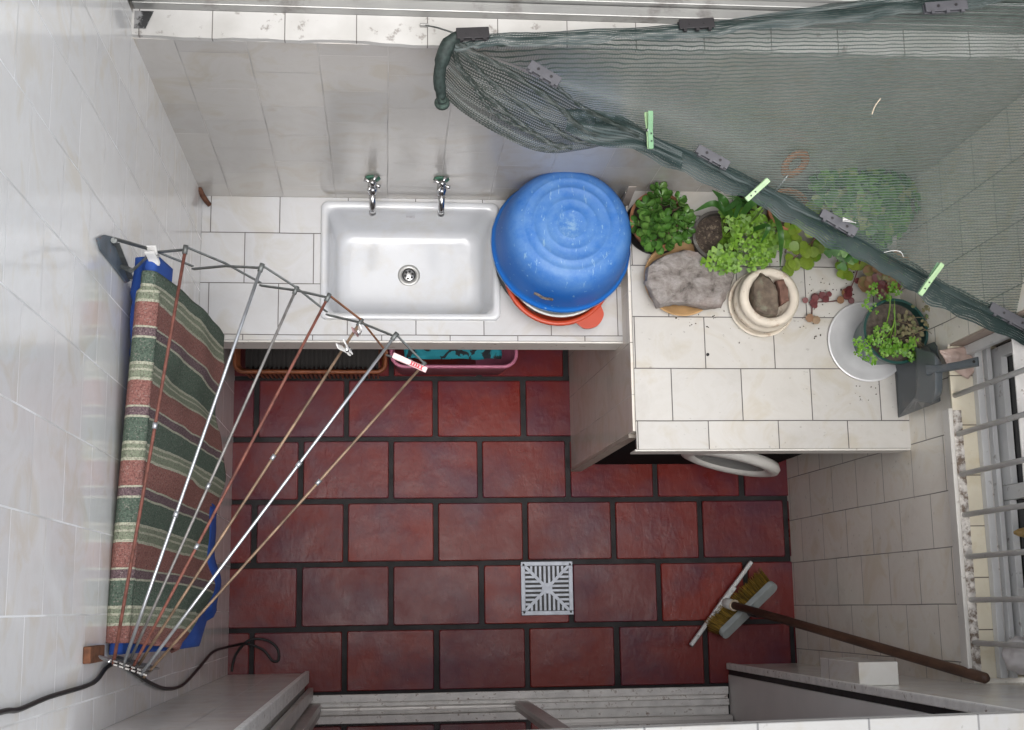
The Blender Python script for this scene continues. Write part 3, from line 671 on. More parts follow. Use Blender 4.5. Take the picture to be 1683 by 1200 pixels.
# stone on clay saucer
scn = Vector((1.386, -.272, TC))
t = thing('saucer', 'ochre clay saucer under the big flat stone', 'saucer', scn)
link('dish', Geo().lathe([(0, .001), (.098, .001), (.110, .022), (.111, .026), (.106, .026), (.095, .008), (0, .006)], scn, 64), paint('ochre_clay', (.42, .26, .12), .7, var=.15, scale=20), t, True)
k = NB('slate_stone'); c = k.ramp(k.noise(22, 9, .72, dist=.3), [(.32, (.06, .05, .045)), (.44, (.20, .175, .16)), (.58, (.30, .275, .26)), (.72, (.42, .40, .385))])
c = k.mix(k.ramp(k.noise(8, 3), [(.55, (0, 0, 0)), (.7, (.5, .5, .5))]), c, (.26, .18, .15)); k.set(Base_Color=c, Roughness=.75)
mp = k.n('Mapping'); mp.inputs['Scale'].default_value = (1, 2.5, 1); k.l(k.obj(), mp.inputs[0]); n1 = k.bump(k.noise(14, 8, .7, vec=mp.outputs[0], dist=.25), .8, .014); k.bump(k.noise(90, 4), .5, .002, n1); m_stone = k.m
outl = [(1064, 437), (1075, 428), (1092, 418), (1125, 408), (1160, 414), (1200, 421), (1214, 434), (1206, 462), (1196, 485), (1188, 503), (1165, 506), (1140, 500), (1110, 497), (1082, 503), (1072, 487), (1061, 462)]
def slab(outline, z0, z1, mat, name, label, cat, side=.004, rough=.003, z1b=None):
    top = [Z(x, y, z1) for x, y in outline]; cen = sum(top, Vector()) / len(top); g = Geo()
    def ring(zv, s, up): 
        out = []
        for i, p in enumerate(top):
            for q in range(4):
                a = p.lerp(top[(i + 1) % len(top)], q / 4); a = cen + (a - cen) * s; zz = zv + (noise.noise((a.x * 50, a.y * 50, zv * 30))) * rough * (1 if up else .3)
                out.append(Vector((a.x + noise.noise((a.x * 60, a.y * 60, zv * 80)) * side, a.y + noise.noise((a.y * 60, a.x * 60, 5 + zv * 80)) * side, zz)))
        return out
    h = z1 - z0
    g.loft([ring(z0, .86, 0), ring(z0 + h * .2, .95, 0), ring(z0 + h * .4, .965, 0), ring(z0 + h * .6, 1.0, 0), ring(z0 + h * .78, .985, 1), ring(z1 - h * .05, .95, 1), ring(z1 + .002, .80, 1), ring(z1 + .003, .55, 1), ring(z1 + .002, .25, 1), ring(z1, .05, 1)], True, True)
    o = link(name, g, mat, loc=(cen.x, cen.y, z0), smooth=True, auto=38)
    tag(o, label, cat); return o
slab(outl, TC + .022, TC + .076, m_stone, 'stone', 'large flat grey stone covering the ochre saucer', 'stone', .005, .012)

# white pot with stones
wc = Vector((1.627, -.338, TC))
t = thing('flower_pot', 'round off-white clay pot with a thick rim, holding broken stones', 'pot', wc)
m_wpot = paint('stained_white_clay', (.62, .56, .47), .6, var=.12, scale=15, dirt=(.30, .18, .10, 1), dirtscale=20, dirtamt=(.56, .72))
link('pot', Geo().lathe([(0, .0), (.072, 0), (.088, .012), (.092, .03), (.090, .045), (.082, .05), (.084, .055), (.087, .07), (.086, .084), (.078, .090), (.064, .088), (.060, .078), (.058, .04), (0, .035)], wc, 64), m_wpot, t, True)
link('saucer', Geo().lathe([(0, -.0), (.088, 0), (.098, .010), (.099, .014), (.094, .014), (.086, .005)], wc + Vector((-.004, -.004, .0005)), 56), m_wpot, t, True)
m_brst = paint('brown_stone', (.13, .10, .075), .85, var=.45, scale=35, bump=.9, dirt=(.18, .18, .13, 1), dirtscale=30)
slab([(1240, 462), (1252, 447), (1265, 455), (1277, 468), (1281, 482), (1280, 518), (1262, 518), (1243, 510), (1238, 482)], TC + .04, TC + .105, m_brst, 'stone', 'longer brown mossy stone standing in the off-white pot', 'stone', .004, .004)
slab([(1276, 460), (1288, 456), (1296, 478), (1297, 494), (1284, 502), (1280, 480)], TC + .04, TC + .09, paint('reddish_stone', (.15, .08, .06), .85, var=.4, scale=40, bump=.8), 'stone', 'smaller reddish stone at the side of the off-white pot', 'stone', .003, .004)

g = Geo()
for i in range(150):
    cxy = rnd.choice([(1195, 515), (1225, 545), (1280, 535), (1135, 520), (1330, 510), (1400, 470), (1345, 540), (1160, 420), (1260, 430), (1440, 640), (1350, 470)])
    p = Z(cxy[0] + rnd.gauss(0, 22), cxy[1] + rnd.gauss(0, 12), TC + .001); q = rnd.uniform(.0008, .0026)
    g.add([p + Vector((q * rnd.uniform(.5, 1.5) * cos(a_), q * rnd.uniform(.5, 1.5) * sin(a_), 0)) for a_ in (0, 1.3, 2.5, 3.8, 5)] + [p + Vector((0, 0, q))], [(0, 1, 5), (1, 2, 5), (2, 3, 5), (3, 4, 5), (4, 0, 5)])
o = link('soil_crumbs', g, m_soil, loc=(1.6, -.35, TC)); o['kind'] = 'stuff'
# metal tray
yc = Vector((1.935, -.452, TC))
t = thing('tray', 'round dull silver metal plate under the green pot', 'tray', yc)
link('plate', Geo().lathe([(0, .003), (.085, .003), (.098, .006), (.112, .011), (.1185, .013), (.1195, .011), (.119, .008), (.110, .005), (.09, .0005)], yc, 80), paint('dull_aluminium', (.66, .66, .67), .38, .25, var=.08, scale=15), t, True)
# green pot
gc = Vector((1.962, -.452, TC + .004))
t = thing('potted_plant', 'dark green plastic pot of small clover standing on the silver plate', 'plant', gc)
m_gpot = paint('dark_green_plastic', (.010, .055, .048), .32, var=.1)
pot(t, gc, .068, .092, .155, m_gpot, m_soil2, rim=.005, depth=.03)
g = Geo(); gs = Geo()
spots = [((1440, 480), 9), ((1465, 478), 8), ((1430, 505), 5), ((1440, 555), 12), ((1455, 575), 16), ((1420, 578), 12), ((1412, 565), 7), ((1475, 572), 14), ((1450, 540), 9), ((1495, 580), 14), ((1500, 570), 8), ((1435, 590), 6), ((1465, 560), 10)]
for (px, py), n in spots:
    q = Z(px, py, 1.21)
    for i in range(n):
        a = rnd.uniform(0, 2 * pi); r_ = .022 * sqrt(rnd.random()); p = q + Vector((r_ * cos(a), r_ * sin(a), rnd.uniform(-.02, .015)))
        clover(g, p, (rnd.uniform(-.3, .3), rnd.uniform(-.4, .2), 1), rnd.uniform(.006, .011), rnd)
        if i % 3 == 0: gs.tube([gc + Vector(((p.x - gc.x) * .6, (p.y - gc.y) * .6, .125)), p], .0007, 4)
link('foliage', g, leafmat('small_clover_leaf', (.09, .25, .02), (.16, .36, .03), (.24, .42, .06), .45, .3), t)
gd = Geo()
for (px, py), n in (((1490, 530), 26), ((1500, 550), 22), ((1525, 520), 8), ((1515, 505), 7), ((1452, 470), 9), ((1485, 555), 18), ((1530, 535), 4)):
    q = Z(px, py, 1.20)
    for i in range(n): a = rnd.uniform(0, 2 * pi); r_ = .024 * sqrt(rnd.random()); p = q + Vector((r_ * cos(a), r_ * sin(a), rnd.uniform(-.03, .01))); leaf(gd, p, (cos(a), sin(a), .3), (0, 0, 1), .013, .009, 'round', .1)
link('withered_foliage', gd, leafmat('withered_leaf', (.13, .13, .06), (.22, .19, .10), (.10, .15, .05), .7, .15), t)
gb = Geo()
for (a, b) in (((1455, 540), (1462, 470)), ((1462, 560), (1470, 490)), ((1452, 560), (1472, 520)), ((1468, 575), (1467, 500))): blade(gb, [Z(*a, 1.17), Z((a[0] + b[0]) / 2 + 4, (a[1] + b[1]) / 2, 1.22), Z(*b, 1.23)], .004)
link('stem', gb, m_clov, t)
gw = Geo()
for i in range(7):
    a = Vector((gc.x + rnd.uniform(-.02, .05), gc.y + rnd.uniform(-.03, .05), 1.16)); e = Z(rnd.uniform(1505, 1545), rnd.uniform(500, 620), 1.20); gw.tube(catmull([a, a.lerp(e, .6) + Vector((0, 0, .03)), e], 4), .0008, 4)
link('dry_stem', gw, paint('dry_stem', (.22, .17, .10), .8), t)

# ------------------------------------------------------------------ dustpan
m_pan = paint('grey_plastic', (.085, .10, .11), .38, var=.1, scale=10, dirt=(.13, .13, .13, 1), dirtscale=18)
m_pan2 = m_pan
dp = Z(1510, 620, TC)
t = thing('dustpan', 'grey plastic dustpan lying against the green pot at the counter edge', 'dustpan', dp)
ML = (Z(1470, 588, TC + .003), Z(1477, 686, TC + .003))
def pan(u, v):
    m = ML[0].lerp(ML[1], v); bk = Vector((2.036, -.500 - .165 * v, 1.27)); tp = Z(1548, 585 + 72 * v, 1.335); tf = Z(1538, 570 + 96 * v, 1.345); lp = Z(1506, 562 + 98 * v, 1.235)
    e = abs(2 * v - 1) ** 5
    if u < .45: p = m.lerp(bk, u / .45)
    elif u < .6: p = bk.lerp(tp, (u - .45) / .15)
    elif u < .72: p = tp.lerp(tf, (u - .6) / .12)
    else: p = tf.lerp(lp, (u - .72) / .28)
    if u > .5: p = p.copy(); p.z -= .028 * e * min(1, (u - .5) * 8) * min(1, (1.12 - u) * 5); p.y += (1 if v > .5 else -1) * .010 * e
    return p
link('scoop', Geo().grid(pan, 40, 30), m_pan, t, True, solid=.003, auto=50)
for v in (0, 1):
    prof_ = [pan(k_ / 40, v) for k_ in range(0, 41)]; cen_ = prof_[0].lerp(prof_[18], .5)
    g = Geo(); g.add(prof_, [tuple(range(41))]); link('side_wall', g, m_pan, t, solid=.003)
hp = [Z(1522, 608, 1.310), Z(1545, 606, 1.352), Z(1580, 600, 1.415), Z(1608, 594, 1.47)]
g = Geo(); ring = []
for i, p in enumerate(hp):
    w_ = (.034, .022, .024, .027)[i] / 2; h_ = (.006, .010, .010, .010)[i]
    ring.append([p + Vector((z_ * h_ * -.5, y_ * w_, z_ * h_ * .5)) for y_, z_ in ((-1, -.6), (-.8, 1), (0, 1.25), (.8, 1), (1, -.6), (0, -.9))])
g.loft(ring, True, True); hd = link('handle', g, m_pan, t, bevel=.002)
link('hang_hole', Geo().lathe([(.004, 0), (0, .0003)], Z(1602, 595, 1.468) + Vector((-.004, 0, .004)), 12), m_black, hd)
# pink plastic sheet behind
g = Geo(); P = [Z(1545, 575, 1.325), Z(1590, 567, 1.34), Z(1612, 600, 1.33), Z(1590, 624, 1.315), Z(1560, 605, 1.32)]
cen = sum(P, Vector()) / 5
def sheet(u, v):
    a = u * 5; i = int(a) % 5; p = P[i].lerp(P[(i + 1) % 5], a - int(a)); q = cen.lerp(p, v); q.z = 1.313 + .016 * (1 + noise.noise((q.x * 50, q.y * 50, 2))) * (1 - .6 * v); return q
o = link('plastic_bag', Geo().grid(sheet, 30, 6), paint('pink_translucent_film', (.50, .38, .33), .3, var=.12), smooth=True, loc=(cen.x, cen.y, 1.31), solid=.0008); tag(o, 'crumpled pinkish plastic bag on the sill behind the dustpan', 'plastic bag')

# things hanging on the grille
g = Geo(); c0 = Vector((2.11, -1.335, 1.46))
def bagf(u, v):
    a = 2 * pi * u; r = .045 * sin(pi * min(1, v * .95 + .04)) ** .6 * (1 + .25 * noise.noise((3 * cos(a), 3 * sin(a), v * 4)))
    return c0 + Vector((r * cos(a) * .8, r * sin(a), .08 - .15 * v))
o = link('plastic_bag', Geo().grid(bagf, 28, 16), paint('white_film', (.62, .60, .60), .3, var=.1, dirt=(.45, .12, .14, 1), dirtscale=10, dirtamt=(.6, .64)), smooth=True, loc=(2.11, -1.335, 1.38)); tag(o, 'white and pink plastic bag caught behind the window bars', 'plastic bag')
g = Geo(); q = Vector((2.150, -1.03, 1.43))
g.tube([q + Vector((-.012, 0, .0)), q, q + Vector((.02, 0, .01)), q + Vector((.05, -.01, .0))], [.004, .010, .016, .012], 10).tube([q + Vector((.01, 0, -.03)), q + Vector((.015, 0, .03))], [.006, .012], 8)
o = link('ornament', g, paint('yellow_brown_plastic', (.36, .24, .09), .5, var=.4, scale=60), smooth=True, loc=(2.16, -1.03, 1.40)); tag(o, 'little yellow brown ornament hanging between the window bars', 'ornament')

# ------------------------------------------------------------------ floor drain
m_gr = paint('shiny_grate_steel', (.30, .32, .36), .42, .4, var=.15, scale=40)
a0, a1, b0, b1 = 1.014, 1.199, -1.229, -1.042; cx, cy = (a0 + a1) / 2, (b0 + b1) / 2
t = thing('floor_drain', 'square steel drain grate with star slots in the red floor', 'drain', (cx, cy, 0))
link('sump', Geo().box((a0 + .008, b0 + .008, .0012), (a1 - .008, b1 - .008, .0022)), m_black, t)
g = Geo().box((a0, b0, .001), (a1, b0 + .015, .006)).box((a0, b1 - .015, .001), (a1, b1, .006)).box((a0, b0 + .015, .001), (a0 + .015, b1 - .015, .006)).box((a1 - .015, b0 + .015, .001), (a1, b1 - .015, .006))
link('frame', g, m_gr, t, bevel=.0012)
g = Geo(); H = .0775
for sx, sy in ((1, 1), (-1, -1), (1, -1), (-1, 1)): g.bar((cx + sx * .008, cy + sy * .008, .0042), (cx + sx * H, cy + sy * H, .0042), .0105, .003)
g.lathe([(0.0, .0058), (.018, .0058), (.019, .0028), (0, .0028)], (cx, cy, 0), 20)
for i in range(-4, 5):
    o_ = (i + (.5 if i < 0 else -.5 if i > 0 else 0)) * .0158 if i else None
    if o_ is None: continue
    st = abs(o_) + .006
    for s_ in (1, -1):
        st2 = max(st, .014)
        if st2 < H - .004:
            g.bar((cx + o_, cy + s_ * st2, .0036), (cx + o_, cy + s_ * H, .0036), .0078, .0032); g.bar((cx + s_ * st2, cy + o_, .0033), (cx + s_ * H, cy + o_, .0033), .0078, .0032)
link('grate', g, m_gr, t)
for sx, sy in ((1, 1), (-1, -1), (1, -1), (-1, 1)): link('screw', Geo().lathe([(.0042, .0063), (.0, .0066)], (cx + sx * .083, cy + sy * .083, 0), 12), m_black, t)

# ------------------------------------------------------------------ squeegee and broom
s0 = Z(1235, 923, .035); s1 = Z(1135, 1061, .035); sm = Z(1192, 992, .05)
t = thing('squeegee', 'long squeegee, its brown wooden stick leaning on the window sill corner', 'squeegee', (sm.x, sm.y, 0))
d = (s1 - s0).normalized(); nrm = d.cross(Vector((0, 0, 1)))
link('head', Geo().bar(s0, s1, .014, .018).bar(s0.lerp(s1, .3) + Vector((0, 0, .01)), s0.lerp(s1, .62) + Vector((0, 0, .01)), .020, .02), m_alu2, t, bevel=.004)
link('rubber_blade', Geo().bar(s0 - Vector((0, 0, .02)) + nrm * -.008, s1 - Vector((0, 0, .02)) + nrm * -.008, .005, .03), m_dkp, t)
top = Vector((2.056, -1.392, 1.345)); base = sm + Vector((0.005, 0, .012)); ax = (top - base).normalized()
link('socket', Geo().tube([base - ax * .04, base, base + ax * .05], [.016, .019, .018], 20), m_wrb, t, True)
k = NB('dirty_wood'); mp = k.n('Mapping'); mp.inputs['Scale'].default_value = (1, 1, .15); k.l(k.obj(), mp.inputs[0])
c = k.ramp(k.noise(25, 6, .7, vec=mp.outputs[0]), [(.3, (.045, .024, .016)), (.6, (.12, .062, .038)), (.8, (.21, .11, .05))]); k.set(Base_Color=c, Roughness=.55); k.bump(k.noise(60, 4, .6, vec=mp.outputs[0]), .4, .002)
st = link('stick', Geo().tube([base + ax * .015, base.lerp(top, .5), top - ax * .01, top + ax * .02, top + ax * .03], [.0135, .014, .0145, .014, .008], 18), k.m, t, True)
link('socket_hole', Geo().lathe([(.019, 0), (.0205, .002), (.014, .003), (.013, 0)], base + ax * .048, 20, M=ax.to_track_quat('Z', 'Y').to_matrix()), m_crm, t, True)
# broom head (standing beside)
bq = [Z(1275, 964, .10), Z(1191, 1046, .10)]
bm_ = bq[0].lerp(bq[1], .5); t = thing('broom', 'broom head with a grey back and mustard bristles under the squeegee stick', 'broom', (bm_.x, bm_.y, 0))
d = (bq[1] - bq[0]); L = d.length / 2 + .006; d.normalize(); nr = Vector((-d.y, d.x, 0)); 
if nr.x > 0: nr = -nr
# block: rounded bar, tilted so that bristles splay towards the squeegee
bn = (nr * .75 - Vector((0, 0, .75))).normalized(); sd = d.cross(bn).normalized()
rings = []
for s_, zz in ((.96, .0), (1, .004), (1, .018), (.95, .022)):
    rings.append([bm_ + d * p.x + sd * p.y + bn * (zz - .0) for p in rrect(-L * (1 - (1 - s_) * .15), L * (1 - (1 - s_) * .15), -.022 * s_, .022 * s_, .0205 * s_, 0, 6)])
g = Geo().loft(rings, True, True); link('block', g, paint('greenish_grey_plastic', (.36, .40, .40), .5, var=.1, scale=30), t, True, auto=40)
g = Geo()
for i in range(46):
    for j in range(5):
        for q in range(3):
            u = (i / 45 - .5) * 2 * (L - .008) + rnd.uniform(-.002, .002); w_ = (j / 4 - .5) * .032 + rnd.uniform(-.003, .003)
            p = bm_ + d * u + sd * w_ + bn * .02; e = p + bn * rnd.uniform(.052, .068) + d * (u * .10 + rnd.uniform(-.006, .006)) + sd * (w_ * .5 + rnd.uniform(-.006, .006))
            e.z = max(e.z, .004); g.bar(p, e, .0016, .0016)
link('bristles', g, paint('mustard_bristle', (.19, .115, .012), .6, var=.4, scale=50, island=1.3), t)
bt = Vector((2.0, -1.365, 1.05)); b0_ = bm_ - bn * .004; bt = base.lerp(top, .62) - Vector((0, 0, .035)) + Vector((0, .006, 0))
link('socket', Geo().tube([b0_, b0_ + (bt - b0_).normalized() * .05], [.017, .015], 16), m_dkp, t, True)
link('stick', Geo().tube([b0_ + (bt - b0_).normalized() * .03, bt], .011, 14), k.m, t, True)

# ------------------------------------------------------------------ under the sink counter
m_wick = paint('orange_basket', (.20, .06, .022), .5, var=.3, scale=30)
t = thing('basket', 'long orange brown slatted basket under the low counter', 'basket', (.28, -.25, 0))
g = Geo()
def rloop(x0, x1, y0, y1, r, z): return rrect(x0, x1, y0, y1, r, z, 6)
for z in (.21, .235, .26):
    P = rloop(.03 + (.26 - z) * .1, .535 - (.26 - z) * .1, -.405 + (.26 - z) * .2, -.08, .03, z); g.tube(P + [P[0]], .0075, 8, cap=False)
link('rim', g, m_wick, t, True)
g = Geo()
for i in range(30): x = .06 + i * .0155; g.bar((x, -.385, .02), (x, -.40, .22), .007, .004, (0, 1, 0))
g.box((.05, -.37, .0), (.515, -.09, .012)); link('slats', g, m_wick, t)
g = Geo()
for i in range(28): x = .07 + i * .016; g.box((x, -.38, .17), (x + .009, -.30, .178))
g.box((.055, -.372, .014), (.51, -.09, .168)); link('dark_lining', g, paint('blackish_brown', (.012, .009, .008), .6), t)
m_pink = paint('pink_plastic', (.48, .16, .25), .35)
t = thing('plastic_tub', 'pink rimmed tub of laundry under the low counter', 'tub', (.77, -.25, 0))
P = rrect(.555, .985, -.384, -.10, .045, .25, 8); link('rim', Geo().tube(P + [P[0]], .0065, 8, cap=False), m_pink, t, True)
link('shell', Geo().loft([rrect(.57, .97, -.37, -.11, .04, .0, 8), rrect(.553, .987, -.386, -.10, .045, .246, 8)], True, False), m_pink, t, True)
def cl(u, v):
    x = .60 + .33 * u; y = -.36 + .22 * v; return Vector((x + .01 * noise.noise((u * 5, v * 5, 0)), y, .262 + .028 * noise.noise((u * 6, v * 4, 3)) + .03 * sin(pi * u) * sin(pi * min(1, v * 1.1))))
k = NB('teal_print_fabric'); c = k.ramp(k.noise(14, 2, .4, dist=2.5), [(.52, (.012, .22, .28)), (.56, (.01, .015, .02))]); k.set(Base_Color=c, Roughness=.8)
o = link('cloth', Geo().grid(cl, 30, 20), k.m, smooth=True, loc=(.77, -.25, .25), solid=.004); tag(o, 'crumpled teal and black cloth in the pink rimmed tub', 'cloth')

# ------------------------------------------------------------------ washing machine
m_ww = paint('white_appliance', (.66, .65, .62), .3, var=.03)
t = thing('washing_machine', 'front loading washing machine under the tall counter with its round door ajar', 'washing machine', (1.58, -.4, 0))
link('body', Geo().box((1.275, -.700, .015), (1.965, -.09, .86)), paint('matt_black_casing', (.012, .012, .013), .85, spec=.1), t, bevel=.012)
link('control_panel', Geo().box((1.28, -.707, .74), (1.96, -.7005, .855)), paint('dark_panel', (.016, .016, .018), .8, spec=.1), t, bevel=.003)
link('foot', Geo().box((1.29, -.66, 0), (1.33, -.62, .0145)), m_dkp, t); link('foot', Geo().box((1.90, -.66, 0), (1.94, -.62, .0145)), m_dkp, t)
rc2 = Vector((1.665, -.735, .46)); Mx = Matrix.Rotation(radians(-14), 3, 'Z') @ Matrix.Rotation(radians(90), 3, 'X')
mm = Mx.copy()
link('opening', Geo().lathe([(0, -.0), (.15, 0), (.152, .004), (.16, .006)], (1.63, -.7015, .48), 48, M=Matrix.Rotation(radians(90), 3, 'X')), m_black, t, True)
dr = link('door_ring', Geo().lathe([(.118, .0), (.122, -.014), (.140, -.020), (.158, -.016), (.166, 0), (.160, .014), (.140, .020), (.122, .012), (.118, 0)], rc2, 64, M=Mx), m_ww, t, True)
k = NB('porthole_glass'); k.set(Base_Color=(.35, .35, .34, 1), Roughness=.08); k.b.inputs['Transmission Weight'].default_value = .6
link('porthole', Geo().lathe([(.118, .006), (.105, -.02), (.08, -.045), (0, -.055)], rc2, 48, M=Mx), k.m, dr, True)

# ------------------------------------------------------------------ clothes rack
m_rod = paint('zinc_rod', (.48, .50, .52), .3, .8, var=.15, scale=40)
m_rodg = paint('dull_grey_rod', (.25, .24, .23), .5, .5, var=.3, scale=50)
m_rodr = paint('rusty_rod', (.17, .062, .045), .65, .2, var=.4, scale=60)
m_rodb = paint('brownish_rod', (.22, .15, .10), .55, .4, var=.5, scale=25)
m_link = paint('dark_zinc_link', (.16, .17, .165), .45, .6, var=.25, scale=50)
m_lrust = paint('rusty_link', (.13, .05, .022), .8, var=.4, scale=60)
t = thing('clothes_rack', 'wall mounted folding clothes rack of thin rods, fanned open toward the sink', 'clothes rack', (0, -.9, 2.03))
U, X_, Lw = 2.085, 2.025, 1.965
far = {'b1': at(187, 395, x=.012), 'b2': at(216, 444, x=.03),
       'c1': Z(250, 413, X_), 'u1': Z(305, 408, U), 'l1': Z(317, 440, Lw), 'c2': Z(370, 435, X_), 'u2': Z(430, 438, U), 'l2': Z(428, 467, Lw), 'c3': Z(487, 475, X_), 'u3': Z(540, 487, U), 'l3': Z(537, 515, Lw), 'c4': Z(593, 528, X_), 'u4': Z(650, 551, U), 'l4': Z(636, 582, Lw), 'e': Z(696, 599, X_)}
def lk(a, b, mat=m_link, nm='scissor_link', w_=.007, off=0):
    o_ = Vector((0, off, 0)); link(nm, Geo().bar(a + o_, b + o_, w_ * .45, w_ * 1.1), mat, t)
F = far
for a, b, m, o_ in (('b1', 'c1', m_link, .003), ('c1', 'l1', m_link, .003), ('b2', 'c1', m_link, -.003), ('c1', 'u1', m_link, -.003), ('u1', 'c2', m_link, .003), ('c2', 'l2', m_link, .003), ('l1', 'c2', m_link, -.003), ('c2', 'u2', m_link, -.003),
                 ('u2', 'c3', m_link, .003), ('c3', 'l3', m_link, .003), ('l2', 'c3', m_link, -.003), ('c3', 'u3', m_link, -.003), ('u3', 'c4', m_lrust, .003), ('c4', 'l4', m_lrust, .003), ('l3', 'c4', m_link, -.003), ('c4', 'u4', m_link, -.003), ('u4', 'e', m_link, .003), ('l4', 'e', m_link, -.003)):
    lk(F[a], F[b], m, off=o_)
# near (contracted) end
NB_ = at(150, 1078, x=.012)
near = [Z(190, 1078, X_), Z(188, 1082, U), Z(205, 1087, U), Z(214, 1085, X_), Z(221, 1092, U), Z(228, 1093, X_), Z(237, 1101, U), Z(243, 1106, X_)]
xs_ = [.02 + .011 * i for i in range(7)]
ny = [-1.285 - .0038 * i for i in range(7)]
for i in range(6):
    for s_ in (1, -1):
        lk(Vector((xs_[i], ny[i], X_ + s_ * .07)), Vector((xs_[i + 1], ny[i + 1], X_ - s_ * .07)), m_rodg, off=.003 * s_)
lk(Vector((.004, -1.272, 2.10)), Vector((xs_[0], ny[0], X_ + .07)), m_rod); lk(Vector((.004, -1.276, 2.0)), Vector((xs_[0], ny[0], X_ - .07)), m_rod)
# brackets
P = [at(x, y, x=.004) for x, y in ((160, 392), (172, 386), (188, 390), (207, 432), (213, 462), (207, 465), (192, 445), (166, 412))]
g = Geo(); g.loft([[p + Vector((-.003, 0, 0)) for p in P], [p + Vector((.002, 0, 0)) for p in P]], True, True)
pl = link('wall_bracket', g, paint('blue_grey_steel', (.13, .16, .19), .5, .3, var=.3, scale=20, dirt=(.25, .10, .06, 1), dirtscale=20, dirtamt=(.6, .68)), t, bevel=.001)
pa, pb = at(188, 400, x=.006), at(211, 458, x=.006)
g = Geo().bar(pa, pb, .003, .020, (1, 0, 0)).tube([pa + Vector((0, 0, 0)), F['b1']], .006, 8).tube([at(200, 438, x=.008), F['b2']], .005, 8).tube([at(210, 446, x=.008), F['b2']], .004, 8); link('bracket_arm', g, m_link, t)
p = at(145, 1073, x=.0); link('wall_bracket', Geo().box((.0005, p.y - .018, p.z - .075), (.014, p.y + .012, p.z + .045)), m_lrust, t, bevel=.002)
link('bracket_arm', Geo().tube([(.008, p.y - .004, p.z), (xs_[0], ny[0], X_ + .05)], .004, 8), m_rod, t)
# rods
rods = [(F['c1'], near[0], m_rodg, .0042), (F['u1'], near[1], m_rodr, .0048), (F['u2'], near[2], m_rod, .0048), (F['c3'], near[3], m_rodg, .0042), (F['u3'], near[4], m_rodr, .0042), (F['c4'], near[5], m_rodb, .0042), (F['u4'], near[6], m_rod, .0045), (F['e'], near[7], m_rodb, .0040)]
for a, b, m, r in rods:
    d = (b - a).normalized(); mid = a.lerp(b, .5) + Vector((0, 0, -.003))
    rb = link('rod', Geo().tube([a, a.lerp(b, .25) + Vector((0, 0, -.002)), mid, a.lerp(b, .75) + Vector((0, 0, -.002)), b + d * .012], r * .70, 10), m, t, True)
    link('end_cap', Geo().tube([a - d * .006, a + d * .012], r * 1.1, 10), m_link, rb, True)
    f_ = rnd.uniform(.3, .7); q = a.lerp(b, f_) + Vector((0, 0, -.0015)); link('sleeve', Geo().tube([q - d * .006, q + d * .006], r * 1.05, 10), m_rod, rb, True)

# ------------------------------------------------------------------ striped towel + blue cloth on first rod
ra, rb_ = rods[0][0], rods[0][1]
k = NB('striped_terry'); uv = k.n('UVMap'); su = k.n('SeparateXYZ'); k.l(uv.outputs[0], su.inputs[0])
wv = k.math('MULTIPLY', k.math('SUBTRACT', k.noise(9, 2), .5), .05)
f = k.math('FRACT', k.math('ADD', su.outputs[0], wv))
cr = (.48, .48, .37); gr_ = (.25, .28, .20); rd = (.30, .14, .12); pu = (.175, .12, .13); dg = (.115, .155, .12)
stops = [(.0, cr), (.035, gr_), (.085, cr), (.11, gr_), (.16, gr_), (.20, cr), (.235, rd), (.53, rd), (.545, cr), (.57, pu), (.655, pu), (.675, cr), (.70, dg), (.985, dg)]
r = k.n('ValToRGB'); r.color_ramp.interpolation = 'CONSTANT'; el = r.color_ramp.elements
while len(el) < len(stops): el.new(.5)
for e_, (p_, c_) in zip(el, stops): e_.position = p_; e_.color = c_ + (1,)
k.l(f, r.inputs[0]); spk = k.ramp(k.noise(260, 2, .6), [(.35, (.55, .55, .55)), (.55, (1, 1, 1)), (.72, (1.0, 1.0, 1.0))])
c = k.mix(1., r.outputs[0], spk, 'MULTIPLY'); c = k.mix(k.ramp(k.noise(300, 1), [(.60, (0, 0, 0)), (.68, (.4, .4, .4))]), c, (.42, .36, .32))
k.set(Base_Color=c, Roughness=.95); k.b.inputs['Specular IOR Level'].default_value = .1
k.bump(k.noise(240, 3, .7), .8, .004); m_towel = k.m
def towel(u, v):
    s = .055 + .915 * u; p = ra.lerp(rb_, s); hang = .74 + .15 * sin(pi * min(1, u * 1.05)) - .04 * u
    if v < .12:       # over the rod from the wall side
        a = pi * (v / .12); return p + Vector((-(.026 - .010 * (u < .05)) * cos(a) - .004, 0, .016 * sin(a) - .002 - .06 * max(0, 1 - v / .04))) + Vector((0, 0, .0))
    tt = (v - .12) / .88
    fold = .012 * noise.noise((u * 9, tt * 4, 7)) * min(1, tt * 4) + .013 * sin(u * 15 + 1.2 * sin(tt * 2)) * min(1, tt * 3) + .007 * sin(u * 37 + tt * 3) * min(1, tt * 4)
    cr_ = max(0, (u - .80) / .20) ; lift = .0
    pinch = max(0, 1 - u / .10) * .0
    y = p.y + (.5 - u) * .05 * tt
    z = p.z - .004 - hang * tt + (cr_ ** 2) * .5 * tt + lift
    x = p.x + .012 + (.036 + .022 * u) * tt ** .6 + fold * .8 + cr_ * .04 * sin(pi * tt)
    return Vector((x, y, z))
g = Geo().grid(towel, 110, 90, lambda u, v: ((u * .77 - .028) / .167 + 1, v))
o = link('towel', g, m_towel, smooth=True, loc=(.05, -.88, .65), solid=.006); tag(o, 'striped red and green terry towel hanging over the clothes rack', 'towel')
m_bl = NB('blue_cloth'); c = m_bl.ramp(m_bl.noise(10, 4), [(.3, (.012, .05, .25)), (.7, (.022, .09, .38))]); m_bl.set(Base_Color=c, Roughness=.8); m_bl.bump(m_bl.noise(220, 3), .5, .002); m_bl = m_bl.m
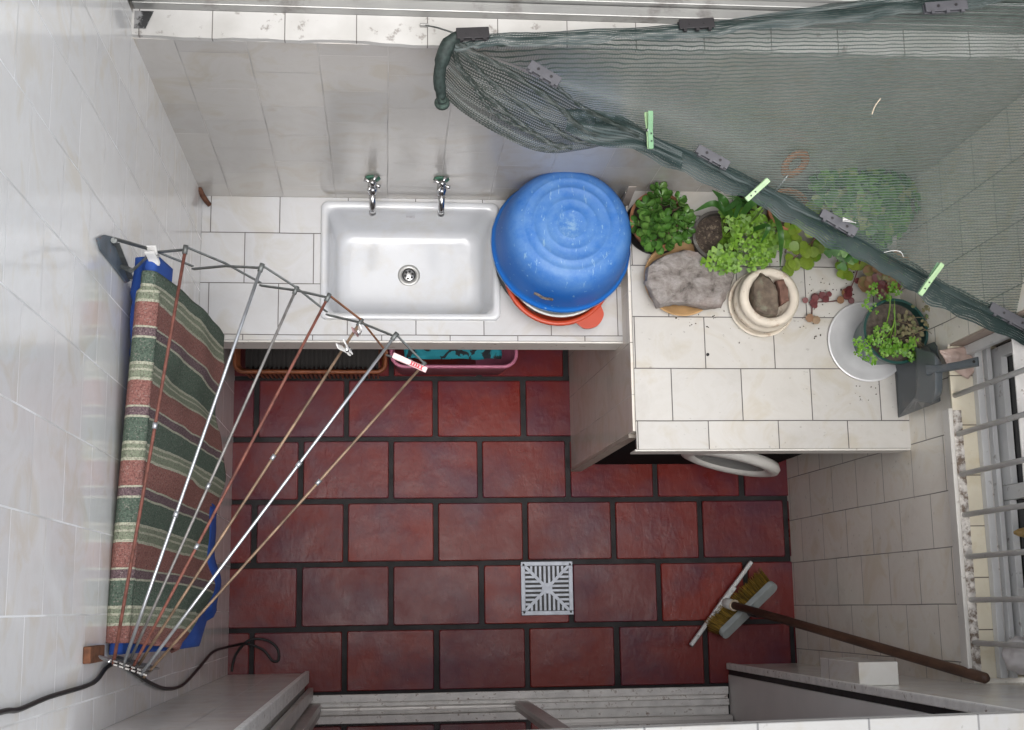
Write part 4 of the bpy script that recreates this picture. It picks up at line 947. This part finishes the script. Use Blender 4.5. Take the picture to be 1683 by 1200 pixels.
def cover(uc, tt, back, hang):
    p = ra.lerp(rb_, uc); q = towel(max(0, min(1, (uc - .055) / .915)), .12 + .88 * tt); return Vector((q.x - back, q.y, p.z - .006 - hang * tt))
def bluec(u, v):
    s = .012 + .985 * u; p = ra.lerp(rb_, s); e = max(0, 1 - u / .12)
    lump = math.exp(-((u - .15) / .11) ** 2)
    if v < .35:       # wall side, bottom -> top
        tt = 1 - v / .35
        w_ = .03 + .026 * lump * (1 if tt > .02 else .3)
        x = p.x - w_ * min(1, tt * 9 + .25) - .01 * sin(u * 30 + tt * 5) * tt * .4
        if u > .02: x = max(x, .009 + .006 * sin(u * 40) ** 2)
        z = p.z - .006 - .75 * tt - .06 * lump * tt + .018 * noise.noise((u * 14, tt * 9, 2)) * lump
        if u < .10: z = p.z - .004 - (.75 * tt) * (.15 + .85 * u / .10)
        return Vector((x, p.y, z))
    if v < .45:
        a = pi * (v - .35) / .1; return p + Vector((-.012 * cos(a), 0, .011 * sin(a) - .003))
    tt = (v - .45) / .55
    if u < .07: return Vector((p.x + .013 + .012 * tt, p.y, p.z - .006 - .10 * tt))
    f_ = max(0, min(1, (u - .45) / .12)) * (1 - .5 * max(0, (u - .9) / .1)); hang = .12 + .75 * f_
    q = towel((s - .055) / .915, .12 + .88 * min(1, tt * hang / .80)); back = .010 if tt * hang < .76 else -.003
    return Vector((q.x - back, p.y, p.z - .012 - hang * tt))
g = Geo().grid(bluec, 100, 90)
o = link('blue_cloth', g, m_bl, smooth=True, loc=(.04, -.88, .55), solid=.003); tag(o, 'royal blue cloth bunched under the striped towel against the wall', 'cloth')

# ------------------------------------------------------------------ clothes pegs
def peg(p, ax, up, mat, label, group, L=.07, wd=.011, mat2=None, open_=.10, marks=False, cat='clothes peg'):
    """two plastic legs with a spring; ax runs from grip end to jaw end"""
    ax = Vector(ax).normalized(); up = Vector(up); up = (up - ax * up.dot(ax)).normalized(); sd = ax.cross(up)
    t = thing('clothes_peg', label, cat, p, group); p = Vector(p)
    for s_ in (1, -1):
        g = Geo(); rings = []
        for f_, off, th in ((-.5, .0085, .003), (-.35, .008, .0035), (0, .0035, .0045), (.2, .0025, .004), (.35, .0035, .0035), (.5, .0022, .003)):
            c = p + ax * L * f_ + up * s_ * off
            rings.append([c + sd * a * wd / 2 + up * b * th / 2 for a, b in ((-1, -1), (1, -1), (1, 1), (-1, 1))])
        g.loft(rings, True, True); lg = link('leg', g, mat if s_ > 0 or not mat2 else mat2, t, bevel=.0012)
        if s_ > 0:
            if marks:
                gm = Geo()
                for q, l_ in ((.06, .004), (.13, .004), (.20, .004), (.27, .004), (.36, .004)): gm.bar(p + ax * L * q + up * .0062 - sd * wd * .28, p + ax * L * q + up * .0062 + sd * wd * .28, .0028, .0012, up)
                gm.bar(p + ax * L * .02 + up * .0066 - sd * wd * .34, p + ax * L * .42 + up * .0062 - sd * wd * .34, .0010, .0012, up); gm.bar(p + ax * L * .02 + up * .0066 + sd * wd * .34, p + ax * L * .42 + up * .0062 + sd * wd * .34, .0010, .0012, up)
                link('red_marks', gm, paint('red_print', (.45, .03, .05), .5), lg)
            gm = Geo()
            for q in (-.25,) + ((.1, .3) if not marks else ()): gm.box(tuple(p + ax * L * q + up * .0068 - Vector((.0014,) * 3)), tuple(p + ax * L * q + up * .0068 + Vector((.0014,) * 3)))
            link('dimple', gm, m_dkp, lg)
    link('spring', Geo().tube([p - sd * wd * .62 + up * .001, p + sd * wd * .62 + up * .001], .0038, 10), m_steel, t, True)
m_pk = paint('pale_pink_peg', (.72, .50, .50), .4); m_wp = paint('white_peg', (.72, .71, .69), .4); m_gp = paint('pale_green_peg', (.30, .45, .24), .4); m_gp2 = paint('mint_peg', (.17, .32, .18), .4)
a = Z(648, 585, 2.05); b = Z(700, 608, 2.06); peg(a.lerp(b, .5), b - a, (0, -.1, 1), m_pk, 'pale pink peg with red marks on the outermost rod', 'clothes pegs', L=(b - a).length * 1.04, marks=True)
a = Z(560, 565, 2.05); b = Z(576, 580, 2.0); peg(a.lerp(b, .5), b - a, (.5, .5, .8), m_wp, 'white peg hanging lower on the brownish rod', 'clothes pegs', L=.055, wd=.013)
a = Z(585, 536, 2.06); b = Z(590, 552, 1.98); peg(a.lerp(b, .5), b - a, (.7, .3, .4), m_wp, 'small grey and pink peg next to the scissor joint', 'clothes pegs', L=.05, wd=.012, mat2=paint('dusty_pink_peg', (.30, .18, .18), .5))
p = at(251, 422, z=2.04); peg(p, (.1, -.5, -.8), (0, 1, 0), m_wp, 'white peg pinching the blue cloth at the rod end', 'clothes pegs', L=.045, wd=.02)

# ------------------------------------------------------------------ green shade net
def netmat(name, per, cover, col, colb):
    k = NB(name); uv = k.n('UVMap'); s_ = k.n('SeparateXYZ'); k.l(uv.outputs[0], s_.inputs[0])
    wob = k.math('MULTIPLY', k.math('SUBTRACT', k.noise(26, 2), .5), per * .9)
    v = k.math('ADD', s_.outputs[1], wob)
    # knitted rows with ladder threads between
    row = k.math('ABSOLUTE', k.math('SUBTRACT', k.math('FRACT', k.math('DIVIDE', v, per)), .5))
    zig = k.math('MULTIPLY', k.math('SINE', k.math('MULTIPLY', v, 2 * pi / per / 2)), per * .22)
    colm = k.math('ABSOLUTE', k.math('SUBTRACT', k.math('FRACT', k.math('DIVIDE', k.math('ADD', s_.outputs[0], zig), per * .62)), .5))
    m1 = k.math('LESS_THAN', row, cover[0] / 2); m2 = k.math('LESS_THAN', colm, cover[1] / 2)
    mask = k.math('MAXIMUM', m1, m2)
    c = k.mix(k.noise(60, 3), col, colb); k.set(Base_Color=c, Roughness=.45)
    tr = k.n('BsdfTransparent'); mx = k.n('MixShader'); k.l(mask, mx.inputs[0]); k.l(tr.outputs[0], mx.inputs[1]); k.l(k.b.outputs[0], mx.inputs[2]); k.l(mx.outputs[0], k.out.inputs[0])
    return k.m
NG = (.040, .062, .052); NG2 = (.072, .098, .086)
m_net = netmat('shade_net', .0056, (.31, .25), NG, NG2)
m_net2 = netmat('shade_net_double', .0052, (.58, .46), (.015, .030, .029), (.034, .055, .052))
m_net3 = netmat('shade_net_fold', .0048, (.50, .42), (.022, .032, .026), (.04, .05, .045))
m_netd = netmat('shade_net_gathered', .0050, (.44, .36), (.028, .04, .034), (.055, .07, .06))
def interp(pts, u):
    n = len(pts) - 1; f_ = min(u * n, n - 1e-6); i = int(f_); return pts[i].lerp(pts[i + 1], f_ - i)
def zl(px): return 2.07 - (px - 740) / 943 * .40           # height of the lower hem
topc = catmull([Z(742, 62, 2.09), Z(820, 58, 2.09), Z(1000, 50, 2.095), Z(1180, 38, 2.10), Z(1400, 15, 2.12), Z(1560, -4, 2.13), Z(1760, -35, 2.14)], 10)
lowpx = [(742, 62), (790, 85), (880, 120), (960, 175), (1040, 215), (1150, 262), (1250, 310), (1330, 352), (1410, 395), (1500, 445), (1580, 490), (1700, 545)]
lowc = catmull([Z(x, y, zl(x)) for x, y in lowpx], 6)
t = thing('shade_net', 'green knitted shade net stretched over the plants from sill to window bars', 'shade net', (1.3, -.3, 2.0))
def netf(u, v):
    a = interp(topc, u); b = interp(lowc, u); p = a.lerp(b, v); sag = .07 * sin(pi * u) ** .8 * sin(pi * v); p.z -= sag
    p.z += .006 * sin(u * 9 + v * 5) * sin(pi * v); return p
def netuv(u, v): p = netf(u, v); return (p.x * 1.0 + .15 * p.y, p.y - .03 * p.x)
link('net_sheet', Geo().grid(netf, 70, 30, netuv), m_net, t, True)
def band(c, w0, z0, mat, name, n=70, lift=.003, u0=0, u1=1, wf=None, ph=0):
    def fn(u, v):
        uu = u0 + (u1 - u0) * u; p = interp(c, uu); q = interp(c, min(1, uu + .01)); q0 = interp(c, max(0, uu - .01)); d = (q - q0).normalized(); s_ = d.cross(Vector((0, 0, 1))).normalized()
        w_ = w0 * (wf(uu) if wf else 1) * (1 + .12 * sin(uu * 31 + ph) + .09 * sin(uu * 67 + ph) + .06 * sin(uu * 140)); return p + s_ * w_ * (v - z0) + Vector((0, 0, lift + .006 * sin(v * pi) + .003 * sin(uu * 45 + v * 4)))
    return link(name, Geo().grid(fn, n, 5, lambda u, v: (u * 1.3, v * w0)), mat, t, True)
band(topc, .032, .1, m_net2, 'top_hem')
band(topc, .026, 1.0, m_net2, 'top_hem', lift=.006, u0=.5, wf=lambda u: (u - .5) * 4, ph=2)
band(lowc, .050, .10, m_net2, 'lower_hem', u0=.30, lift=.004)
band(lowc, .056, .34, m_net2, 'lower_hem', u0=.33, lift=-.006, ph=3, wf=lambda u: .8 + .35 * sin(u * 9))
band(lowc, .022, .45, m_net2, 'hem_fold', u0=.36, lift=.009, ph=5, wf=lambda u: .7 + .5 * sin(u * 14))
# gathered drape at the left end
dlow = catmull([Z(722, 150, 2.0), Z(770, 190, 1.98), Z(850, 235, 1.96), Z(905, 252, 1.95), Z(965, 246, 1.95), Z(1010, 238, 1.95), Z(1075, 250, 1.94)], 6)
dtop = catmull([Z(742, 70, 2.085), Z(770, 85, 2.08), Z(840, 110, 2.06), Z(900, 140, 2.03), Z(950, 170, 2.0), Z(1010, 200, 1.98), Z(1090, 240, 1.95)], 6)
def drape(u, v):
    p = interp(dtop, u).lerp(interp(dlow, u), v); p.z -= .05 * sin(pi * v) * sin(pi * u); p += Vector((.006, -.004, .01)) * sin(v * 16 + u * 3) * (1 - .3 * u); return p
link('gathered_drape', Geo().grid(drape, 50, 50, lambda u, v: (u * .30, v * .16)), m_netd, t, True)
for pts, w_ in (([(745, 70, 2.09), (760, 120, 2.03), (830, 185, 1.98), (900, 235, 1.96), (940, 243, 1.95)], .014), ([(750, 75, 2.09), (800, 130, 2.03), (880, 190, 1.99), (945, 232, 1.96), (1000, 236, 1.95)], .012), ([(755, 75, 2.09), (830, 115, 2.06), (910, 170, 2.02), (960, 215, 1.98), (1020, 232, 1.95)], .013), ([(725, 150, 1.99), (780, 196, 1.975), (860, 238, 1.955), (910, 251, 1.95)], .006), ([(900, 130, 2.06), (960, 180, 2.02), (1050, 225, 1.97)], .008), ([(770, 130, 2.03), (810, 185, 1.99), (880, 225, 1.965)], .010)):
    band(catmull([Z(*p) for p in pts], 6), w_, .5, m_net3, 'fold', n=40, lift=.005)
def knot(u, v):
    p = interp(catmull([Z(930, 196, 1.985), Z(985, 212, 1.97), Z(1040, 222, 1.96), Z(1120, 262, 1.94)], 6), u); return p + Vector((0, (v - .5) * -.075 * (.6 + .5 * sin(pi * min(1, u * 1.2))), .012 * sin(v * pi) + .006 * sin(v * 11 + u * 6)))
link('bunched_hem', Geo().grid(knot, 30, 10, lambda u, v: (u * .2, v * .07)), m_net2, t, True)
m_roll = paint('dark_rolled_net', (.022, .034, .030), .6, var=.5, scale=120, bump=.7)
link('rolled_end', Geo().tube(catmull([Z(770, 55, 2.10), Z(742, 66, 2.10), Z(728, 95, 2.08), Z(722, 125, 2.05), Z(724, 150, 2.02), Z(727, 168, 2.0)], 5), [.012] * 6 + [.016] * 6 + [.013] * 8 + [.011] * 6, 12), m_roll, t, True)
link('tied_tip', Geo().lathe([(.006, .02), (.009, .008), (.014, -.004), (.017, -.012), (.012, -.014), (0, -.010)], Z(727, 166, 2.0), 16), paint('frayed_net', (.06, .09, .075), .8, var=.5, scale=150, bump=.8), t, True)
link('hanging_cord', Geo().tube(catmull([Z(700, 42, 2.05), Z(720, 46, 2.08), Z(745, 54, 2.1)], 5), .0018, 6), m_link, t, True)
# little wire tie seen by the sill
o = link('frame_catch', Geo().box(tuple(Z(690, 45, 2.018)), tuple(Z(704, 38, 2.03))), m_alu, loc=tuple(Z(697, 42, 2.018)), bevel=.001); tag(o, 'small metal catch on the capping under the upper window', 'catch')
# grey plastic clips
m_clip = paint('grey_clip', (.085, .085, .095), .5, var=.15, scale=40); m_clipd = paint('dark_clip', (.02, .018, .02), .5)
def clip(pa, pb, z, wd, mat, label, zb=None):
    a = Z(*pa, z); b = Z(*pb, z if zb is None else zb); c = a.lerp(b, .5); d = (b - a).normalized(); s_ = d.cross(Vector((0, 0, 1))).normalized()
    t = thing('net_clip', label, 'net clip', c, 'plastic clips along the net edge')
    link('plate', Geo().bar(a, b, wd, .004), mat, t, bevel=.0012); link('plate', Geo().bar(a - Vector((0, 0, .012)), b - Vector((0, 0, .012)), wd, .004), mat, t, bevel=.0012)
    for f_ in (.15, .5, .85): q = a.lerp(b, f_) + s_ * wd * .5; link('tooth', Geo().bar(q, q + s_ * .006, .007, .008), mat, t)
    for f_ in (.3, .72): link('stud', Geo().lathe([(.0032, .0022), (.0032, .0034), (.0, .0036)], a.lerp(b, f_), 10), m_clipd, t)
clip((750, 55), (804, 53), 2.115, .024, m_clipd, 'near black net clip at the gathered corner of the net')
clip((870, 105), (920, 135), 2.085, .022, m_clip, 'grey net clip lying inside the net above its gathered folds')
clip((1116, 40), (1174, 37), 2.115, .022, m_clipd, 'dark net clip on the top hem, middle one of three')
clip((1521, 12), (1590, 7), 2.15, .022, m_clip, 'grey net clip at the far end of the top hem')
clip((1146, 243), (1198, 272), 1.925, .020, m_clip, 'grey net clip on the lower hem above the jade plant')
clip((1350, 349), (1408, 382), 1.835, .022, m_clip, 'grey net clip with white string on the lower hem')
clip((1628, 503), (1700, 542), 1.71, .024, m_clip, 'grey net clip where the lower hem meets the window bars')
def npeg(a, b, z, label, mat, m2=None):
    A_ = Z(*a, z + .012); B2 = Z(*b, z - .004); peg(A_.lerp(B2, .5), B2 - A_, (.3, .1, 1), mat, label, 'green pegs on the net', L=(B2 - A_).length * 1.03, wd=.012, mat2=m2)
npeg((1066, 184), (1069, 244), 1.985, 'mint green peg on the lower net hem, nearest the taps', m_gp2, m_gp)
npeg((1262, 296), (1227, 328), 1.90, 'pale green peg on the lower net hem above the clover', m_gp)
npeg((1546, 434), (1512, 484), 1.80, 'pale green peg on the lower net hem beside the green pot', m_gp, m_gp2)
o = link('plastic_scrap', Geo().grid(lambda u, v: Z(1385 + 22 * u, 357 + 10 * u + 7 * v - 8 * u * v, 1.862 + .008 * sin(u * 5 + v * 3)), 8, 4), m_wp, loc=tuple(Z(1395, 365, 1.86)), solid=.001); tag(o, 'white plastic scrap stuck to the clip on the lower hem', 'scrap')
o = link('thread', Geo().tube(catmull([Z(1453, 415, 1.83), Z(1468, 412, 1.845), Z(1480, 414, 1.845), Z(1485, 422, 1.835)], 6), .0008, 5), m_wp, loc=tuple(Z(1470, 415, 1.83))); tag(o, 'loose white thread lying on the lower net hem', 'thread')
o = link('straw', Geo().tube(catmull([Z(1447, 162, 2.05), Z(1438, 175, 2.05), Z(1433, 188, 2.05)], 6), .0012, 5), m_crm, loc=tuple(Z(1440, 175, 2.045))); tag(o, 'short pale straw lying on the net sheet', 'straw')

# ------------------------------------------------------------------ cable
X0 = .007
pts = [at(x, y, x=X0) for x, y in ((-120, 1210), (0, 1171), (32, 1166), (80, 1146), (140, 1128), (160, 1117), (177, 1096), (200, 1090), (222, 1106), (250, 1124), (275, 1132), (300, 1126), (325, 1100), (350, 1072))]
pts += [Vector((.02, -1.335, .02))] if 0 else []
pts += [at(372, 1064, x=.010), Vector((.03, at(400, 1060, z=.006).y, .06)), Z(405, 1058, .012), Z(432, 1068, .008), Z(448, 1086, .008), Z(458, 1084, .008), Z(455, 1065, .008), Z(437, 1052, .010), Z(410, 1052, .018), Z(390, 1072, .010), Z(383, 1090, .008), Z(381, 1104, .008)]
o = link('cable', Geo().tube(catmull(pts, 8), .0042, 8), paint('black_rubber', (.012, .012, .013), .45), smooth=True, loc=tuple(pts[12])); tag(o, 'black cable running down the cream wall to a loop on the floor', 'cable')
